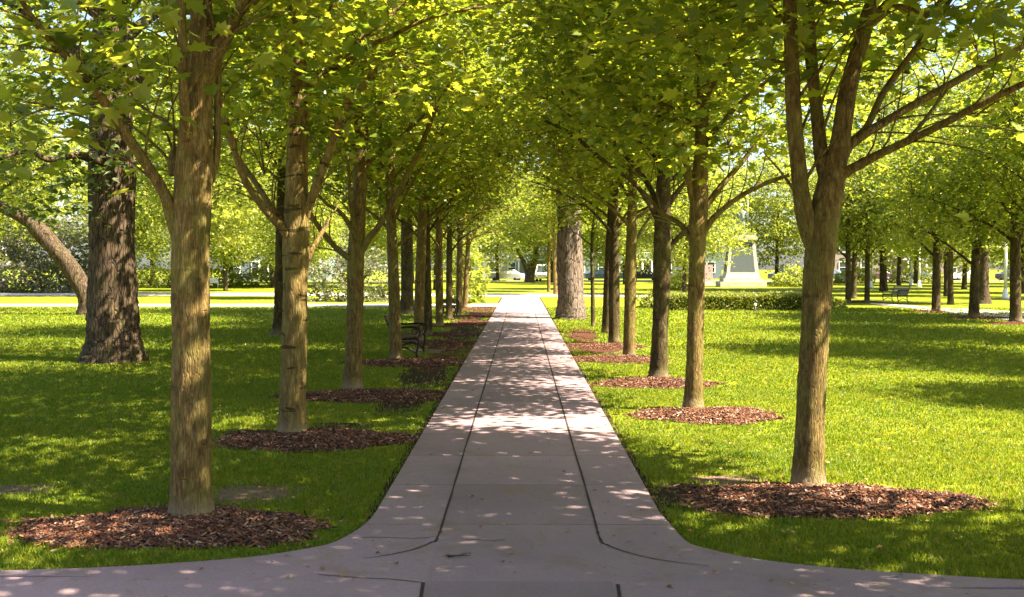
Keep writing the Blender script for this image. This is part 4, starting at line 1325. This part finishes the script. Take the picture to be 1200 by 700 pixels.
# ------------------------------------------------------------------ lamp posts
def lamp_post():
    r = empty('lamp_post')
    b = MB(); b.tube([(0, 0, 0), (0, 0, 0.12), (0, 0, 0.2), (0, 0, 0.55), (0, 0, 0.62)], [0.24, 0.24, 0.17, 0.13, 0.1], 12); b.build('base', M['white'], r)
    b = MB(); b.tube([(0, 0, 0.6), (0, 0, 3.6)], [0.095, 0.07], 12); b.build('pole', M['white'], r)
    b = MB(); b.tube([(0, 0, 3.6), (0, 0, 3.66), (0, 0, 3.72)], [0.1, 0.16, 0.14], 12); b.build('collar', M['white'], r)
    b = MB(); b.tube([(0, 0, 3.72), (0, 0, 3.9), (0, 0, 4.15), (0, 0, 4.3), (0, 0, 4.36)], [0.12, 0.2, 0.2, 0.1, 0.02], 14); b.build('lantern', M['stone'], r)
    return r


lp = lamp_post()
for px, py, lab in [(1178, 351, 'white lamp post right of the thick brown far right trunk'), (1021, 338, 'white lamp post just left of the grey bench'),
                    (1077, 337, 'white lamp post right of the grey bench'), (1068, 334.5, 'distant white post beside another, right of the grey bench')]:
    place(lp, used, gx(px, py), 0, 1.0, lab, 'lamp post', 'white lamp posts')

# ------------------------------------------------------------------ parked vehicles
def car(kind, paint):
    r = empty('parked_' + kind)
    if kind == 'van':
        prof = [(-2.4, 0.35), (2.4, 0.35), (2.45, 0.9), (2.2, 1.15), (1.7, 1.95), (1.5, 2.1), (-2.35, 2.1), (-2.42, 1.2)]
        win = [[(1.62, 1.2), (2.05, 1.2), (1.62, 1.85), (1.3, 1.85), (1.3, 1.2)], [(-0.1, 1.2), (1.2, 1.2), (1.2, 1.85), (-0.1, 1.85)]]
        w = 1.9
    else:
        prof = [(-2.15, 0.3), (2.15, 0.3), (2.2, 0.65), (2.05, 0.82), (1.15, 0.95), (0.55, 1.4), (-0.85, 1.45), (-1.6, 1.0), (-2.15, 0.92), (-2.2, 0.6)]
        win = [[(1.0, 0.98), (0.5, 1.34), (-0.1, 1.37), (-0.1, 0.98)], [(-0.2, 0.98), (-0.2, 1.37), (-0.8, 1.37), (-1.4, 1.0)]]
        w = 1.75
    b = MB()
    n = len(prof)
    zt = max(p[1] for p in prof)
    V = []
    for s in (-1, 1):
        for x, z in prof:
            V.append((x, s * (w / 2 - (0.16 if z > zt * 0.72 else 0.0)), z))
    b.add(V, [tuple(range(n))[::1], tuple(range(2 * n - 1, n - 1, -1))] + [((i + 1) % n, i, n + i, n + (i + 1) % n) for i in range(n)], 0, False)
    o = b.build('body', paint, r)
    bv = o.modifiers.new('bevel', 'BEVEL'); bv.width = 0.05; bv.segments = 2
    for s in (-1, 1):
        for wn in win:
            b = MB()
            b.add([(x, s * (w / 2 - (0.15 if z > zt * 0.72 else 0.02) + 0.012), z) for x, z in wn], [tuple(range(len(wn))) if s < 0 else tuple(range(len(wn)))[::-1]], 0, False)
            b.build('side_window', M['glass'], r)
    b = MB()
    if kind == 'van':
        b.add([(2.215, -0.72, 1.16), (2.215, 0.72, 1.16), (1.74, 0.62, 1.92), (1.74, -0.62, 1.92)], [(0, 1, 2, 3)], 0, False)
    else:
        b.add([(1.13, -0.70, 0.985), (1.13, 0.70, 0.985), (0.60, 0.60, 1.385), (0.60, -0.60, 1.385)], [(0, 1, 2, 3)], 0, False)
    b.build('windscreen', M['glass'], r)
    for sx in (-1.35, 1.35):
        for s in (-1, 1):
            b = MB()
            y = s * (w / 2 - 0.12)
            b.tube([(sx, y - 0.11, 0.33), (sx, y + 0.11, 0.33)], 0.33, 18)
            wl_ = b.build('wheel', M['tyre'], r)
            b = MB(); b.tube([(sx, y - 0.12 * 1.05, 0.33), (sx, y + 0.12 * 1.05, 0.33)], 0.19, 12); b.build('hubcap', M['granite'], wl_)
    for s in (-1, 1):
        b = MB()
        xx = 2.46 if kind == 'van' else 2.19
        b.box((xx, s * 0.62, 0.72 if kind == 'van' else 0.66), (0.05, 0.3, 0.16)); b.build('headlight', M['white'], r)
    return r


G_C = 'vehicles parked along the far street'
v1 = car('van', M['white'])
place(v1, used, (2.95, 137.0, 0), R(-100), 1.0, 'white van facing us beyond the path end, right of the forked tree', 'van', G_C)
c_white = car('car', M['white'])
c_blue = car('car', M['bluegrey'])
c_dark = car('car', M['dark_car'])
c_red = car('car', M['red_car'])
for pr, x, y, rz, lab in [(c_white, -1.9, 141, 170, 'white car beyond the path end, left of the forked tree'),
                          (c_blue, 10.2, 141, 4, 'blue grey car seen between the right row trunks'),
                          (c_dark, 15.6, 141, 2, 'dark car on the street left of the monument'),
                          (c_blue, 27.5, 141, 181, 'blue grey car right of the monument'),
                          (c_dark, 33.6, 141, 1, 'dark car behind the nearest right trunk'),
                          (c_blue, 39.4, 141, 0, 'blue grey car behind the pair of slim far trunks'),
                          (c_red, 44.8, 141, 183, 'maroon car right of the pair of slim far trunks'),
                          (c_blue, 50.6, 141, 2, 'blue grey car above the grey bench'),
                          (c_white, 56.4, 141, 178, 'white car behind the far right young trees'),
                          (c_dark, 62.5, 141, 2, 'dark car at the far right edge')]:
    place(pr, used, (x, y, 0), R(rz), 1.0, lab, 'car', G_C)

# ------------------------------------------------------------------ houses across the street
def house(name, x, y, w, d, h, wall, nwin, label, rz=0.0, floors=2):
    r = empty(name, (x, y, 0), rz)
    b = MB(); b.box((0, 0, h / 2), (w, d, h)); b.build('wall', wall, r)
    b = MB()
    o = 0.5
    V = [(-w / 2 - o, -d / 2 - o, h), (w / 2 + o, -d / 2 - o, h), (w / 2 + o, d / 2 + o, h), (-w / 2 - o, d / 2 + o, h), (-w / 2 - o, 0, h + d * 0.4), (w / 2 + o, 0, h + d * 0.4)]
    b.add(V, [(0, 1, 5, 4), (2, 3, 4, 5), (0, 4, 3), (1, 2, 5), (3, 2, 1, 0)], 0, False)
    rf = b.build('roof', M['roof'], r)
    b = MB(); b.box((w * 0.25, 0.6, h + d * 0.4), (0.9, 0.9, 2.0)); b.build('chimney', M['pinkstone'], rf)
    for f in range(floors):
        for i in range(nwin):
            wx = (i - (nwin - 1) / 2) * w / nwin
            if f == 0 and i == nwin // 2:
                continue
            wz = 1.7 + f * 3.0
            b = MB()
            for dx, dz, sx_, sz_ in ((-0.6, 0, 0.12, 1.7), (0.6, 0, 0.12, 1.7), (0, 0.8, 1.08, 0.12), (0, -0.8, 1.08, 0.12), (0, 0, 1.08, 0.07)):
                b.box((wx + dx, -d / 2 - 0.04, wz + dz), (sx_, 0.10, sz_))
            wf = b.build('window', M['white'], r)
            b = MB(); b.box((wx, -d / 2 - 0.012, wz), (1.1, 0.02, 1.56)); b.build('pane', M['glass'], wf)
    wx = (nwin // 2 - (nwin - 1) / 2) * w / nwin
    b = MB(); b.box((wx, -d / 2 - 0.03, 1.05), (1.1, 0.07, 2.1)); dr = b.build('door', M['red_car'], r)
    b = MB(); b.box((wx + 0.42, -d / 2 - 0.09, 1.0), (0.05, 0.06, 0.16)); b.build('handle', M['granite'], dr)
    b = MB()
    b.box((wx, -d / 2 - 1.0, 2.85), (4.2, 2.0, 0.2))
    for dx in (-1.9, -0.7, 0.7, 1.9):
        b.tube([(wx + dx, -d / 2 - 1.85, 0), (wx + dx, -d / 2 - 1.85, 2.75)], 0.12, 10)
    b.build('porch', M['white'], r)
    tag(r, label, 'house')
    return r


house('house', 56, 166, 22, 10, 6.6, M['house_pink'], 7, 'pale pink house across the street behind the far right trees')
house('house', 17, 172, 26, 11, 6.6, M['house_blue'], 8, 'blue grey house across the street behind the monument')
house('house', -34, 158, 14, 9, 6.2, M['house_blue'], 5, 'blue grey house glimpsed between trees on the far left')
house('house', 1.5, 178, 15, 10, 6.4, M['house_cream'], 5, 'cream house across the street beyond the path end')

# ------------------------------------------------------------------ light
SUN_EL, SUN_AZ = R(51), R(108)          # azimuth clockwise from straight ahead
w = bpy.data.worlds.new('World')
S.world = w
w.use_nodes = True
nt = w.node_tree
bg = nt.nodes.get('Background')
sky = nt.nodes.new('ShaderNodeTexSky')
sky.sky_type = 'NISHITA'
sky.sun_disc = False
sky.sun_elevation = SUN_EL
sky.sun_rotation = SUN_AZ
sky.air_density = 1.0
sky.dust_density = 2.0
nt.links.new(sky.outputs[0], bg.inputs['Color'])
bg.inputs['Strength'].default_value = 0.056
sd = bpy.data.lights.new('sun', 'SUN')
sd.energy = 5.0
sd.angle = R(0.55)
sd.color = (1.0, 0.88, 0.66)
so = bpy.data.objects.new('sun', sd)
C.objects.link(so)
dirv = Vector((math.sin(SUN_AZ) * math.cos(SUN_EL), math.cos(SUN_AZ) * math.cos(SUN_EL), math.sin(SUN_EL)))
so.rotation_euler = dirv.to_track_quat('Z', 'Y').to_euler()
so.location = (40, 20, 60)


S.view_settings.view_transform = 'Standard'
S.view_settings.look = 'None'
S.view_settings.gamma = 1.0
S.view_settings.exposure = 2.62
cy = S.cycles
cy.max_bounces = 8
cy.diffuse_bounces = 4
cy.glossy_bounces = 2
cy.transmission_bounces = 4
cy.use_denoising = True
cy.sample_clamp_indirect = 6.0
cy.caustics_reflective = False
cy.caustics_refractive = False
